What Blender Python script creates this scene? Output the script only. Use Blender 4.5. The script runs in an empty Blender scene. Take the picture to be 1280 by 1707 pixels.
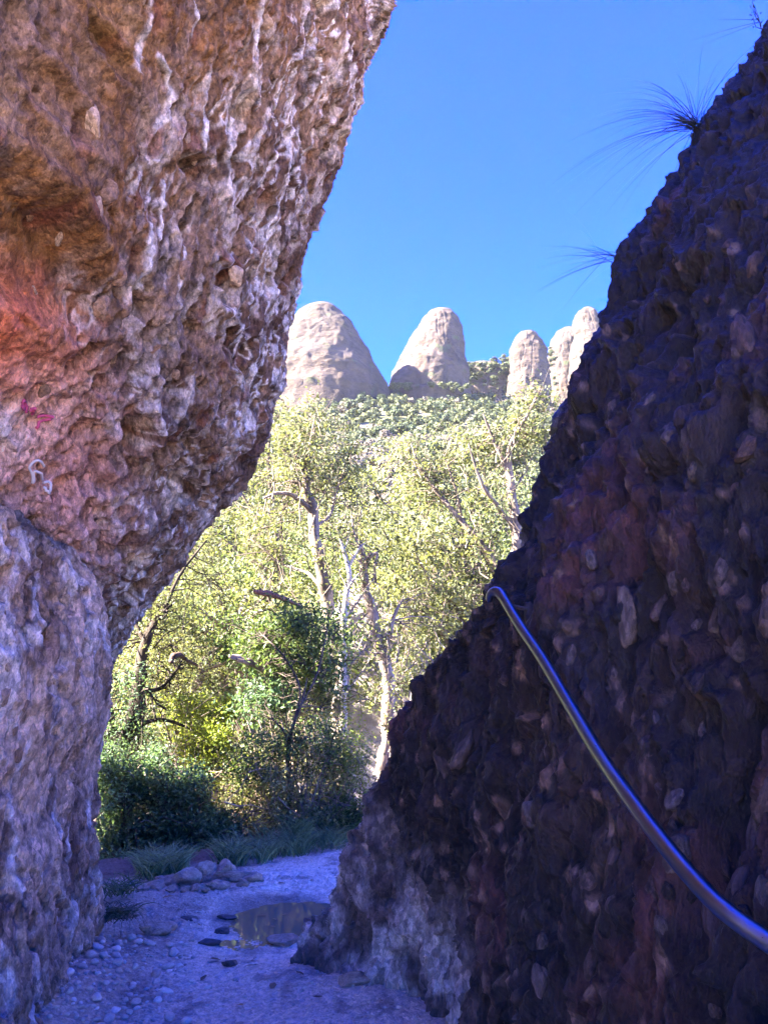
import bpy, math, random
import numpy as np
from mathutils import Vector, Matrix

C = bpy.context.scene
COL = C.collection
rng = np.random.default_rng(7)
random.seed(7)

# ------------------------------------------------------------------ camera
F_PX, CX, CY = 1290.0, 640.0, 853.5          # focal length in photo pixels (1280 x 1707)
PITCH = math.radians(13.0)
CAM = np.array([0.0, 0.0, 1.55])
cam_d = bpy.data.cameras.new('camera')
cam_d.sensor_fit = 'VERTICAL'
cam_d.sensor_height = 24.0
cam_d.lens = F_PX / 1707.0 * 24.0
cam_d.clip_start = 0.05
cam_d.clip_end = 4000
cam = bpy.data.objects.new('camera', cam_d)
cam.location = CAM
cam.rotation_euler = (math.pi / 2 + PITCH, 0, 0)
COL.objects.link(cam)
C.camera = cam

# ------------------------------------------------------------------ sky, sun, exposure
SUN_EL, SUN_AZ = math.radians(36), math.radians(-101)   # azimuth measured from +Y (view) towards +X
sun_dir = Vector((math.cos(SUN_EL) * math.sin(SUN_AZ), math.cos(SUN_EL) * math.cos(SUN_AZ), math.sin(SUN_EL)))
w = bpy.data.worlds.new('World'); C.world = w; w.use_nodes = True
nt = w.node_tree; nt.nodes.clear()
sky = nt.nodes.new('ShaderNodeTexSky'); sky.sky_type = 'NISHITA'; sky.sun_disc = False
sky.sun_elevation = SUN_EL; sky.sun_rotation = SUN_AZ
sky.air_density = 1.0; sky.dust_density = 0.6; sky.ozone_density = 5.0; sky.altitude = 900
hs = nt.nodes.new('ShaderNodeHueSaturation'); hs.inputs['Saturation'].default_value = 1.56; hs.inputs['Hue'].default_value = 0.539
bg = nt.nodes.new('ShaderNodeBackground'); bg.inputs['Strength'].default_value = 0.09
wo = nt.nodes.new('ShaderNodeOutputWorld')
nt.links.new(sky.outputs[0], hs.inputs['Color']); nt.links.new(hs.outputs[0], bg.inputs['Color'])
nt.links.new(bg.outputs[0], wo.inputs['Surface'])
sd = bpy.data.lights.new('sun', 'SUN'); sd.energy = 5.0; sd.angle = math.radians(0.5); sd.color = (1.0, 0.91, 0.77)
so = bpy.data.objects.new('sun', sd); so.rotation_euler = sun_dir.to_track_quat('Z', 'Y').to_euler(); so.location = (0, 0, 30)
COL.objects.link(so)
C.view_settings.view_transform = 'Standard'; C.view_settings.look = 'None'
C.view_settings.exposure = 4.15; C.view_settings.gamma = 1.0
C.cycles.max_bounces = 8; C.cycles.diffuse_bounces = 5; C.cycles.transparent_max_bounces = 8
C.cycles.use_denoising = True

# ------------------------------------------------------------------ pixel helpers (photo px -> a point at a depth)
FW = np.array([0, math.cos(PITCH), math.sin(PITCH)]); UP = np.array([0, -math.sin(PITCH), math.cos(PITCH)])
def P(u, v, d):
    return CAM + d * FW + np.array([(u - CX) / F_PX * d, 0, 0]) + UP * ((CY - v) / F_PX * d)
def proj(p):
    q = np.asarray(p) - CAM
    d = q @ FW
    dd = np.where(np.abs(d) < 1e-6, 1e-6, d)
    return CX + q[..., 0] / dd * F_PX, CY - (q @ UP) / dd * F_PX, d

# ------------------------------------------------------------------ noise (numpy)
def _h(ix, iy, iz, s):
    x = (ix.astype(np.int64) * 374761393 + iy.astype(np.int64) * 668265263 + iz.astype(np.int64) * 2147483647 + s * 974634541) & 0xFFFFFFFF
    x = ((x ^ (x >> 13)) * 1274126177) & 0xFFFFFFFF
    x = ((x ^ (x >> 16)) * 2246822519) & 0xFFFFFFFF
    x = (x ^ (x >> 15)) & 0xFFFFFFFF
    return x.astype(np.float64) / 4294967295.0
def vnoise(p, s=0):
    i = np.floor(p); f = p - i; i = i.astype(np.int64)
    u = f * f * f * (f * (f * 6 - 15) + 10)
    r = 0
    for dx in (0, 1):
        wx = u[:, 0] if dx else 1 - u[:, 0]
        for dy in (0, 1):
            wy = u[:, 1] if dy else 1 - u[:, 1]
            for dz in (0, 1):
                wz = u[:, 2] if dz else 1 - u[:, 2]
                r = r + wx * wy * wz * _h(i[:, 0] + dx, i[:, 1] + dy, i[:, 2] + dz, s)
    return r * 2 - 1
def fbm(p, octv=4, s=0, gain=0.5):
    a, r, t = 1.0, 0, 0
    p = np.asarray(p, float)
    for k in range(octv):
        r = r + a * vnoise(p, s + k * 17); t += a; a *= gain; p = p * 2.03 + 13.7
    return r / t
def worley(p, s=0):
    i = np.floor(p).astype(np.int64); f = p - i
    f1 = np.full(len(p), 9.0); f2 = f1.copy(); idd = np.zeros(len(p))
    for dx in (-1, 0, 1):
        for dy in (-1, 0, 1):
            for dz in (-1, 0, 1):
                a, b, c = i[:, 0] + dx, i[:, 1] + dy, i[:, 2] + dz
                r1 = _h(a, b, c, s)
                q = np.stack([dx + r1 - f[:, 0], dy + _h(a, b, c, s + 1) - f[:, 1], dz + _h(a, b, c, s + 2) - f[:, 2]], 1)
                d = np.sqrt((q * q).sum(1))
                m = d < f1
                f2 = np.where(m, f1, np.minimum(f2, d))
                idd = np.where(m, r1, idd); f1 = np.where(m, d, f1)
    return f1, f2, idd
def sstep(a, b, x):
    t = np.clip((x - a) / (b - a), 0, 1); return t * t * (3 - 2 * t)
def mix(a, b, t):
    return a * (1 - t) + b * t

# ------------------------------------------------------------------ mesh helpers
def link(name, me, mat=None, parent=None):
    o = bpy.data.objects.new(name, me); COL.objects.link(o)
    if mat is not None and not me.materials: me.materials.append(mat)
    if parent is not None: o.parent = parent
    return o
def np_mesh(name, verts, faces, smooth=True, col=None):
    """verts (n,3), faces: (m,3) or (m,4) array, col (n,3) linear base colour"""
    me = bpy.data.meshes.new(name)
    v = np.ascontiguousarray(verts, np.float32); f = np.ascontiguousarray(faces, np.int32)
    k = f.shape[1]
    me.vertices.add(len(v)); me.vertices.foreach_set('co', v.ravel())
    me.loops.add(f.size); me.loops.foreach_set('vertex_index', f.ravel())
    me.polygons.add(len(f)); me.polygons.foreach_set('loop_start', np.arange(len(f), dtype=np.int32) * k)
    me.polygons.foreach_set('use_smooth', np.full(len(f), smooth, bool))
    if col is not None:
        a = me.color_attributes.new('tone', 'FLOAT_COLOR', 'POINT')
        c4 = np.ones((len(v), 4), np.float32); c4[:, :3] = np.clip(col, 0, 1); a.data.foreach_set('color', c4.ravel())
    me.update(calc_edges=True); me.validate()
    return me
def grid_faces(nr, nc):
    a = np.arange(nr * nc).reshape(nr, nc)
    return np.stack([a[:-1, :-1], a[:-1, 1:], a[1:, 1:], a[1:, :-1]], -1).reshape(-1, 4)
def tag(o, label, cat, group=None, kind=None):
    if label: o['label'] = label
    if cat: o['category'] = cat
    if group: o['group'] = group
    if kind: o['kind'] = kind
    return o
def thing(name, label, cat, loc=(0, 0, 0), group=None):
    o = bpy.data.objects.new(name, None); o.location = loc; o.empty_display_size = 0.1; COL.objects.link(o)
    return tag(o, label, cat, group)
def struct(o):
    o['kind'] = 'structure'; return o

# ------------------------------------------------------------------ materials
def mat_new(name):
    m = bpy.data.materials.new(name); m.use_nodes = True
    n = m.node_tree.nodes; l = m.node_tree.links
    return m, n, l, n['Principled BSDF']
def N(n, t, **kw):
    x = n.new(t)
    for k, v in kw.items():
        if k in x.inputs: x.inputs[k].default_value = v
        else: setattr(x, k, v)
    return x
def rock_mat(name, bump=0.012, scale=28.0, rough=0.9, stretch=(1, 1, 1), attr=True, base=None, var=0.35, spec=0.3, rnd=None, vor=0.0, vamt=.3):
    m, n, l, b = mat_new(name)
    tc = n.new('ShaderNodeTexCoord'); mp = N(n, 'ShaderNodeMapping'); mp.inputs['Scale'].default_value = stretch
    l.new(tc.outputs['Object'], mp.inputs['Vector'])
    nz = N(n, 'ShaderNodeTexNoise', Scale=scale, Detail=9.0, Roughness=0.68); l.new(mp.outputs[0], nz.inputs['Vector'])
    nz2 = N(n, 'ShaderNodeTexNoise', Scale=scale * 4.5, Detail=4.0, Roughness=0.6); l.new(mp.outputs[0], nz2.inputs['Vector'])
    if attr:
        src = n.new('ShaderNodeAttribute'); src.attribute_name = 'tone'; csock = src.outputs['Color']
    elif rnd:
        oi = n.new('ShaderNodeObjectInfo'); cr = n.new('ShaderNodeValToRGB')
        for k, (pos, c) in enumerate(rnd):
            e = cr.color_ramp.elements[k] if k < 2 else cr.color_ramp.elements.new(pos)
            e.position = pos; e.color = (*c, 1)
        l.new(oi.outputs['Random'], cr.inputs['Fac']); csock = cr.outputs['Color']
    else:
        src = n.new('ShaderNodeRGB'); src.outputs[0].default_value = (*base, 1); csock = src.outputs[0]
    mr = N(n, 'ShaderNodeMapRange'); mr.inputs['From Min'].default_value = 0.3; mr.inputs['From Max'].default_value = 0.7
    mr.inputs['To Min'].default_value = 1 - var; mr.inputs['To Max'].default_value = 1 + var
    l.new(nz.outputs['Fac'], mr.inputs['Value'])
    mr2 = N(n, 'ShaderNodeMapRange'); mr2.inputs['From Min'].default_value = 0.3; mr2.inputs['From Max'].default_value = 0.7
    mr2.inputs['To Min'].default_value = 1 - var * .6; mr2.inputs['To Max'].default_value = 1 + var * .6
    l.new(nz2.outputs['Fac'], mr2.inputs['Value'])
    mu = N(n, 'ShaderNodeMath', operation='MULTIPLY'); l.new(mr.outputs[0], mu.inputs[0]); l.new(mr2.outputs[0], mu.inputs[1])
    vo = None
    if vor:
        dn = N(n, 'ShaderNodeVectorMath', operation='MULTIPLY_ADD'); dn.inputs[1].default_value = (.03, .03, .03)
        l.new(nz.outputs['Color'], dn.inputs[0]); l.new(mp.outputs[0], dn.inputs[2])
        vo = N(n, 'ShaderNodeTexVoronoi', Scale=vor); l.new(dn.outputs[0], vo.inputs['Vector'])
        sp = n.new('ShaderNodeSeparateColor'); l.new(vo.outputs['Color'], sp.inputs[0])
        vr = N(n, 'ShaderNodeMapRange'); vr.inputs['To Min'].default_value = 1 - vamt; vr.inputs['To Max'].default_value = 1 + vamt; l.new(sp.outputs[0], vr.inputs['Value'])
        m2 = N(n, 'ShaderNodeMath', operation='MULTIPLY'); l.new(mu.outputs[0], m2.inputs[0]); l.new(vr.outputs[0], m2.inputs[1]); mu = m2
    vm = N(n, 'ShaderNodeVectorMath', operation='SCALE'); l.new(csock, vm.inputs[0]); l.new(mu.outputs[0], vm.inputs['Scale'])
    l.new(vm.outputs[0], b.inputs['Base Color'])
    ad = N(n, 'ShaderNodeMath', operation='MULTIPLY_ADD'); ad.inputs[1].default_value = 0.35
    l.new(nz2.outputs['Fac'], ad.inputs[0]); l.new(nz.outputs['Fac'], ad.inputs[2])
    if vo is not None:
        a3 = N(n, 'ShaderNodeMath', operation='MULTIPLY_ADD'); a3.inputs[1].default_value = -.55
        l.new(vo.outputs['Distance'], a3.inputs[0]); l.new(ad.outputs[0], a3.inputs[2]); ad = a3
    bp = N(n, 'ShaderNodeBump', Strength=1.0, Distance=bump); l.new(ad.outputs[0], bp.inputs['Height']); l.new(bp.outputs[0], b.inputs['Normal'])
    b.inputs['Roughness'].default_value = rough; b.inputs['Specular IOR Level'].default_value = spec
    return m
M_left = rock_mat('left_rock', bump=0.035, scale=26, stretch=(1, 1, .55), spec=.2, var=.55, vor=38, vamt=.35)
M_right = rock_mat('right_rock', bump=0.026, scale=26, stretch=(1, 1, .55), rough=.5, spec=.45, var=.55, vor=26, vamt=.45)
M_cob_r = rock_mat('dark_cobble', bump=0.012, scale=2.2, rough=.62, attr=False, var=.45, spec=.35,
                   vor=2.6, vamt=.4, rnd=[(0, (.009, .006, .006)), (1, (.07, .05, .04)), (.35, (.034, .024, .024)), (.6, (.06, .036, .03)), (.85, (.085, .065, .06))])
M_cob_l = rock_mat('pale_cobble', bump=0.014, scale=2.2, attr=False, var=.5, vor=3, vamt=.3,
                   rnd=[(0, (.24, .14, .085)), (1, (.50, .36, .25)), (.5, (.34, .22, .15))])
M_ground = rock_mat('path_grit', bump=0.012, scale=30, var=.3, rough=.95, spec=.15, vor=70, vamt=.22)
M_pebble = rock_mat('pebble', bump=0.006, scale=1.8, attr=False, var=.22, rough=.8,
                    rnd=[(0, (.45, .34, .27)), (1, (.80, .68, .58)), (.35, (.55, .44, .38)), (.7, (.62, .48, .38))])
M_needle = rock_mat('needle_rock', bump=1.2, scale=.16, stretch=(1, 1, 1.8), var=.22, spec=.1)

# ------------------------------------------------------------------ lofted rocks
def catmull(ctrl, seg_counts):
    """ctrl (nz,k,dim) -> (nz,nt,dim); seg_counts per segment"""
    nz, k, dim = ctrl.shape
    pad = np.concatenate([2 * ctrl[:, :1] - ctrl[:, 1:2], ctrl, 2 * ctrl[:, -1:] - ctrl[:, -2:-1]], 1)
    out = []
    for s in range(k - 1):
        p0, p1, p2, p3 = (pad[:, s + j] for j in range(4))
        # centripetal-like tangents keep corners tame
        L0 = np.linalg.norm(p1 - p0, axis=1, keepdims=True) + 1e-6; L1 = np.linalg.norm(p2 - p1, axis=1, keepdims=True) + 1e-6
        L2 = np.linalg.norm(p3 - p2, axis=1, keepdims=True) + 1e-6
        m1 = L1 * ((p1 - p0) / L0 * L1 + (p2 - p1) / L1 * L0) / (L0 + L1)
        m2 = L1 * ((p2 - p1) / L1 * L2 + (p3 - p2) / L2 * L1) / (L1 + L2)
        n = seg_counts[s]
        for t in np.linspace(0, 1, n, endpoint=(s == k - 2)):
            h = (2*t**3 - 3*t**2 + 1) * p1 + (t**3 - 2*t**2 + t) * m1 + (-2*t**3 + 3*t**2) * p2 + (t**3 - t**2) * m2
            out.append(h)
    return np.stack(out, 1)
def loft(zs, ctrl, segs, outward):
    xy = catmull(ctrl, segs)
    nz, ntt, _ = xy.shape
    g = np.concatenate([xy, np.broadcast_to(zs[:, None, None], (nz, ntt, 1))], 2)
    du = np.gradient(g, axis=1); dv = np.gradient(g, axis=0)
    nn = np.cross(du, dv); nn /= np.linalg.norm(nn, axis=2, keepdims=True) + 1e-9
    return g, nn * outward
def find_on(g, u, v):
    """the point of a rock face seen at a pixel"""
    p = g.reshape(-1, 3); uu, vv, d = proj(p)
    m = (np.hypot(uu - u, vv - v) < 9) & (d > .3)
    k = np.nonzero(m)[0]
    if not len(k): return None
    return p[k[np.argmin(d[k])]]
def smoothed(x, k=9):
    ker = np.hanning(k + 2)[1:-1]; ker /= ker.sum()
    return np.convolve(np.pad(x, k // 2, mode='edge'), ker, 'valid')

# ---- overhanging rock on the left
LS = [(645, 0, 7.0), (628, 60, 6.9), (610, 120, 6.75), (575, 230, 6.5), (545, 330, 6.3), (520, 420, 6.2), (495, 520, 6.1), (478, 610, 6.05), (455, 680, 6.0), (415, 770, 5.95),
      (355, 850, 5.9), (320, 920, 5.85), (270, 990, 5.8), (215, 1060, 5.75), (185, 1105, 5.7)]
S = np.array([P(*a) for a in LS]); S = S[np.argsort(S[:, 2])]
zs = np.concatenate([np.linspace(-.3, 1.0, 20, endpoint=False), np.linspace(1.0, 7.1, 560, endpoint=False), np.linspace(7.1, 10.2, 60)])
zz = np.concatenate([[-1, .8], S[:, 2], [8.2, 9.2, 10.2]])
sx = np.interp(zs, zz, np.concatenate([[-2.5, -2.45], S[:, 0], [.20, -.3, -1.6]]))
sy = np.interp(zs, zz, np.concatenate([[5.6, 5.6], S[:, 1], [6.6, 6.4, 5.8]]))
sx = smoothed(sx, 21); sy = smoothed(sy, 21)
ctrl = np.stack([np.stack([sx - 2.4, 0 * zs - 1.6], 1), np.stack([sx - 1.05, 0 * zs + 1.6], 1), np.stack([sx - .55, sy - 2.2], 1), np.stack([sx - .12, sy - .8], 1),
                 np.stack([sx, sy], 1), np.stack([sx - .35, sy + .9], 1), np.stack([sx - 2.6, sy + 1.9], 1), np.stack([0 * zs - 9, sy + 1.7], 1), np.stack([0 * zs - 9, 0 * zs - 1.8], 1)], 1)
k = sstep(8.4, 10.2, zs)[:, None, None] * .6
ctrl = ctrl * (1 - k) + np.array([-5, 1.0]) * k
gL, nL = loft(zs, ctrl, [20, 90, 190, 100, 60, 22, 8, 8], 1)
if nL[300, 200, 0] < 0: nL = -nL
p = gL.reshape(-1, 3)
uu, vv, _ = proj(p)
# where the brown sheltered zone, the pitted grey zone and stains lie, as 3-D distances along the face
def ctr(u, v): return find_on(gL, u, v)
def blob(pp, c, r, sq=(1, 1, 1)):
    q = (pp - c) / np.array(sq); return np.exp(-(q * q).sum(1) / (r * r))
edge_d = (np.repeat(sy[:, None], gL.shape[1], 1) - gL[:, :, 1]).reshape(-1)     # metres in front of the crest
warp = fbm(p * 1.3, 3, 5)
sheltered = sstep(1.35, 2.1, edge_d + warp * .7 + .25 * np.sin(p[:, 2] * 1.4))
d = 0.16 * fbm(p * .8, 3, 11) + 0.065 * fbm(p * np.array([2.2, 2.2, 1.8]), 3, 21)
pw = p + .035 * np.stack([fbm(p * 5, 2, 31), fbm(p * 5, 2, 32), fbm(p * 5, 2, 33)], 1)
# flutes and drips hang down the pitted face
fl = fbm(pw * np.array([12, 12, 2.4]), 4, 41, .62)
rid = 1 - np.abs(fbm(pw * np.array([6.5, 6.5, 2.0]), 3, 47))
f1, f2, idd = worley(pw * np.array([7.5, 7.5, 3.2]), 51)
pit = sstep(.52, .30, f1) * (idd > .35)
f1b, f2b, idb = worley(pw * np.array([16, 16, 7.0]), 58)
pit2 = sstep(.5, .25, f1b) * (idb > .3)
f1e, _, ide = worley(pw * np.array([20, 20, 14]), 68); grain = np.sqrt(np.clip(1 - (f1e / .6) ** 2, 0, 1)) * (ide > .55)
fine = fbm(pw * np.array([22, 22, 11]), 4, 61, .65)
thin = 1 - np.abs(fbm(pw * np.array([14, 14, 2.4]), 3, 63))
lumps = 1 - worley(pw * np.array([3.2, 3.2, 3.6]), 71)[0]
d += mix(0.05 * fl + 0.06 * (rid - .8) - .075 * pit - .042 * pit2 + .026 * fine + .014 * grain + .035 * (thin - .8),
         0.045 * lumps + .05 * fbm(pw * 6, 4, 44, .6) - .03 * pit - .016 * pit2 + .024 * fine + .014 * grain, sheltered)
# hollow like an eye, alcove under a brow, dark slots
def hollow(u, v, r, depth, sq):
    global d
    c = ctr(u, v)
    if c is None: return
    q = (p - c) / np.array(sq)
    ca, sa = math.cos(.5), math.sin(.5)
    q = np.stack([q[:, 0], q[:, 1] * ca - q[:, 2] * sa, q[:, 1] * sa + q[:, 2] * ca], 1)
    e = np.sqrt((q * q).sum(1)) / r
    d = d - depth * sstep(1.05, .55, e) + .3 * depth * np.exp(-((e - 1.2) / .2) ** 2)
hollow(222, 738, .17, .20, (1, .75, 1.25)); hollow(277, 765, .06, .08, (1, 1, .9)); hollow(215, 900, .09, .09, (1, .7, 1.6)); hollow(175, 920, .05, .07, (1, 1, 1.5))
hollow(40, 400, .5, .17, (1, 1.3, .55)); hollow(200, 75, .16, .08, (1, 1.3, .6)); hollow(345, 285, .12, .10, (1, 1, .8)); hollow(405, 480, .12, .12, (1, .8, 1.3)); hollow(325, 825, .12, .09, (1, 1, 1))
hollow(120, 170, .2, .05, (1, 1.2, .6)); hollow(235, 985, .1, .08, (1, .8, 1.8)); hollow(300, 660, .15, .07, (1, .8, 1.8))
# colour
grey = np.array([.27, .17, .11]); brown = np.array([.22, .102, .034]); dk = np.array([.10, .055, .035]); white = np.array([.76, .64, .56])
tn = fbm(p * 3.1, 4, 81)
col = mix(grey, np.array([.12, .068, .045]), sstep(-.25, .45, tn)[:, None])
bcol = mix(brown, np.array([.34, .185, .075]), sstep(0.0, .6, fbm(p * 2.3, 4, 83))[:, None]); bcol = mix(bcol, dk, (sstep(.0, .5, fbm(p * np.array([4, 4, 6.]), 4, 84)) * .8)[:, None])
col = mix(col, bcol, sheltered[:, None])
streak = sstep(.05, .30, fbm(pw * np.array([11.0, 11.0, 1.3]), 4, 87, .65) + .18 * fbm(p * .9, 2, 88)) * (1 - .85 * sheltered)
col = mix(col, white * .8, (streak * .7)[:, None])
thin2 = sstep(.87, .96, 1 - np.abs(fbm(pw * np.array([15.0, 15.0, 1.6]), 3, 92, .55))) * sstep(-.25, .25, fbm(p * 1.7, 3, 93)) * (1 - .9 * sheltered)
col = mix(col, np.array([.78, .72, .70]), (thin2 * .9)[:, None])
col = mix(col, np.array([.075, .05, .04]), (sstep(.12, .4, fbm(pw * np.array([10, 10, 4.]), 4, 95, .6)) * .75 * (1 - .5 * sheltered))[:, None])
rust = sstep(.52, .75, _h((idd * 9999).astype(np.int64), (idd * 777).astype(np.int64), (idd * 0).astype(np.int64), 3)) * sstep(.5, .25, f1)
col = mix(col, np.array([.20, .075, .045]), (rust * .7)[:, None])
for ln, wd in [([(266, -10), (264, 40), (258, 80), (248, 110)], .022), ([(290, 92), (306, 120), (311, 160), (305, 195), (283, 215), (272, 245)], .020), ([(352, -5), (350, 30), (345, 60)], .014), ([(446, 0), (440, 60), (434, 120), (432, 165)], .03), ([(330, 400), (318, 450), (312, 510)], .018),
               ([(265, 380), (258, 430), (252, 480)], .022), ([(372, 120), (366, 180), (362, 250)], .018), ([(410, 200), (404, 260), (402, 330)], .02), ([(300, 300), (290, 350), (282, 400)], .016), ([(452, 300), (446, 350), (440, 420)], .022)]:
    pl = [find_on(gL, *q) for q in ln]; pl = np.array([q for q in pl if q is not None])
    if len(pl) < 2: continue
    tt = np.linspace(0, len(pl) - 1, 40); pl = np.stack([np.interp(tt, np.arange(len(pl)), pl[:, k]) for k in range(3)], 1)
    kk = np.nonzero(((p > pl.min(0) - .15) & (p < pl.max(0) + .15)).all(1))[0]
    dm = np.sqrt(((p[kk][:, None] + .02 * fbm(p[kk] * 9, 2, 97)[:, None, None] - pl[None]) ** 2).sum(2)).min(1)
    am = sstep(wd * 1.3, wd * .3, dm) * sstep(-.5, .1, fbm(p[kk] * np.array([14, 14, 3.]), 3, 98))
    col[kk] = mix(col[kk], np.array([.72, .66, .64]), (am * .9)[:, None]); d[kk] += am * .012
for (u, v, r, c3, a, sq) in [(20, 610, .34, (.66, .17, .07), .95, (1, 1, 1)), (95, 630, .22, (.48, .17, .09), .6, (1, 1, .7)), (60, 745, .42, (.74, .42, .34), .95, (1, 1, 1)), (115, 860, .34, (.66, .38, .33), .9, (1, 1, 1.2)),
                             (160, 960, .30, (.54, .33, .29), .75, (1, 1, 1.3)), (15, 735, .16, (.78, .66, .64), .9, (1, 1, .8)), (215, 745, .12, (.23, .10, .05), .95, (1, .8, 1.2)), (135, 800, .22, (.42, .20, .15), .5, (1, 1, 1.6)),
                             (60, 60, .5, (.26, .17, .12), .6, (1, 1, .6)), (265, 175, .12, (.26, .19, .15), .6, (1, 1, 1)), (285, 590, .22, (.36, .30, .28), .7, (1, .7, 1.4))]:
    c = ctr(u, v)
    if c is None: print('no ctr', u, v); continue
    col = mix(col, np.array(c3), np.clip(a * blob(p, c, r, sq) * (1.15 + .9 * fbm(p * 5, 3, 90)), 0, 1)[:, None])
d = d - np.mean(d[10000:250000]) - .05
gLd = (p + nL.reshape(-1, 3) * d[:, None]).reshape(gL.shape)
me = np_mesh('overhanging_rock', gLd.reshape(-1, 3), grid_faces(*gLd.shape[:2]), True, col)
ROCK_L = link('overhanging_rock', me, M_left)
tag(ROCK_L, 'huge overhanging conglomerate rock leaning over the path, brown with white drip streaks', 'rock')

# ---- buttress below it
BS = [(110, 1660, 4.35), (128, 1600, 4.6), (146, 1560, 4.8), (158, 1480, 4.95), (163, 1400, 4.95), (169, 1300, 4.95), (175, 1200, 4.95), (179, 1100, 4.95), (176, 1050, 4.9), (163, 965, 4.8), (130, 905, 4.6), (62, 835, 4.2), (2, 785, 3.8)]
S = np.array([P(*a) for a in BS]); S = S[np.argsort(S[:, 2])]
zs = np.concatenate([np.linspace(-.35, 3.0, 330)])
bx = smoothed(np.interp(zs, np.concatenate([[-.5], S[:, 2], [3]]), np.concatenate([[S[0, 0] + .05], S[:, 0], [-2.0]])), 15)
by = smoothed(np.interp(zs, np.concatenate([[-.5], S[:, 2], [3]]), np.concatenate([[S[0, 1]], S[:, 1], [3.2]])), 15)
nx = np.interp(zs, [-.3, .05, .5, 1, 2, 2.6, 3], [-1.42, -1.50, -1.70, -1.80, -1.84, -1.88, -2.1])
ctrl = np.stack([np.stack([nx - .9, 0 * zs - 1.2], 1), np.stack([nx - .25, 0 * zs + .8], 1), np.stack([nx, 0 * zs + 3.1], 1), np.stack([bx, by], 1), np.stack([bx - .35, by + .6], 1), np.stack([bx - 1.6, by + 1.0], 1), np.stack([bx - 4, 0 * zs + 1], 1)], 1)
k = (np.clip((zs - 2.35) / .65, 0, 1) ** 2)[:, None, None] * np.array([.55, .12])
ctrl = ctrl * (1 - k) + np.array([-4.0, 2.5]) * k
gB, nB = loft(zs, ctrl, [10, 70, 190, 40, 12, 6], 1)
if nB[150, 150, 0] < 0: nB = -nB
p = gB.reshape(-1, 3)
pw = p + .05 * np.stack([fbm(p * 5, 2, 131), fbm(p * 5, 2, 132), fbm(p * 5, 2, 133)], 1)
f1, f2, idd = worley(pw * np.array([8, 8, 4.2]), 151); f1b, _, idb = worley(pw * np.array([16, 16, 9]), 158)
d = .12 * fbm(p * 1.1, 3, 111) + .06 * fbm(p * np.array([3.4, 3.4, 1.9]), 3, 112) + .05 * fbm(pw * np.array([10, 10, 3.0]), 4, 113, .62) - .075 * sstep(.5, .28, f1) * (idd > .45) - .034 * sstep(.5, .25, f1b) * (idb > .35) + .03 * fbm(pw * np.array([22, 22, 10]), 4, 115, .65) + .05 * (1 - np.abs(fbm(pw * np.array([6, 6, 2.0]), 3, 117)) - .8)
tn = fbm(p * np.array([3, 3, 1.5]), 4, 181)
col = mix(np.array([.60, .41, .29]), np.array([.28, .175, .12]), sstep(-.2, .4, tn)[:, None])
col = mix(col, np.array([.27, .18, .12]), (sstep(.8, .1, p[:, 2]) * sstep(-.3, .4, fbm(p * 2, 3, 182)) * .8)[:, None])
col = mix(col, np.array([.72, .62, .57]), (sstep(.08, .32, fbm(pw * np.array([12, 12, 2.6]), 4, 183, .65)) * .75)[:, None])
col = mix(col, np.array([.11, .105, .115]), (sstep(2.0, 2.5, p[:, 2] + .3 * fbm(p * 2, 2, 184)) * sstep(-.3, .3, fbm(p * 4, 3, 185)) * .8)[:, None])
col = mix(col, np.array([.11, .065, .05]), (sstep(.12, .38, fbm(pw * np.array([9, 9, 3.5]), 4, 187, .6)) * .75)[:, None])
col = mix(col, np.array([.24, .11, .07]), (sstep(.6, .8, idd) * sstep(.5, .2, f1) * .6)[:, None])
gBd = (p + nB.reshape(-1, 3) * d[:, None]).reshape(gB.shape)
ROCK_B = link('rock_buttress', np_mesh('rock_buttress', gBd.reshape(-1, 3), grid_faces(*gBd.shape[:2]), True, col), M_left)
tag(ROCK_B, 'grey pink pitted rock buttress standing on the pebbles beneath the overhanging rock', 'rock')

# ---- dark rock wall on the right
RS = [(490, 1597, 4.75), (512, 1530, 4.8), (542, 1500, 4.75), (570, 1440, 4.65), (606, 1380, 4.5), (625, 1310, 4.4), (650, 1250, 4.3), (668, 1180, 4.15), (690, 1130, 4.0), (740, 1060, 3.7), (800, 985, 3.5), (832, 915, 3.55), (850, 850, 3.7), (890, 730, 3.85), (964, 600, 4.1),
      (1020, 450, 4.3), (1108, 290, 4.6), (1212, 150, 4.9), (1325, 20, 5.1)]
S = np.array([P(*a) for a in RS]); S = S[np.argsort(S[:, 2])]
zs = np.concatenate([np.linspace(-.3, 6.3, 600, endpoint=False), np.linspace(6.3, 10.2, 60)])
zz = np.concatenate([[-.5], S[:, 2], [6.9, 8.4, 10.2]])
sx = smoothed(np.interp(zs, zz, np.concatenate([[S[0, 0] - .15], S[:, 0], [3.2, 4.2, 5.9]])), 9)
sy = smoothed(np.interp(zs, zz, np.concatenate([[S[0, 1]], S[:, 1], [5.4, 5.6, 5.6]])), 9)
x14 = np.interp(zs, [-.3, 0, 1.1, 2, 4, 6, 8, 10.2], [.40, .48, .74, 1.08, 1.95, 3.0, 4.2, 6.2])
x30 = np.interp(zs, [-.3, 0, 1.0, 1.9, 3, 4, 6, 8, 10.2], [.30, .36, .46, .62, 1.12, 1.62, 2.6, 3.8, 5.9])
ym = np.minimum(2.75 + 0 * zs, sy - .6); xm = x30 + (sx - x30) * .62 + np.interp(zs, [-.3, 0, .3, .7, 1.2], [.46, .44, .34, .14, 0]); ym = ym + (sy - ym) * .62
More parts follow.
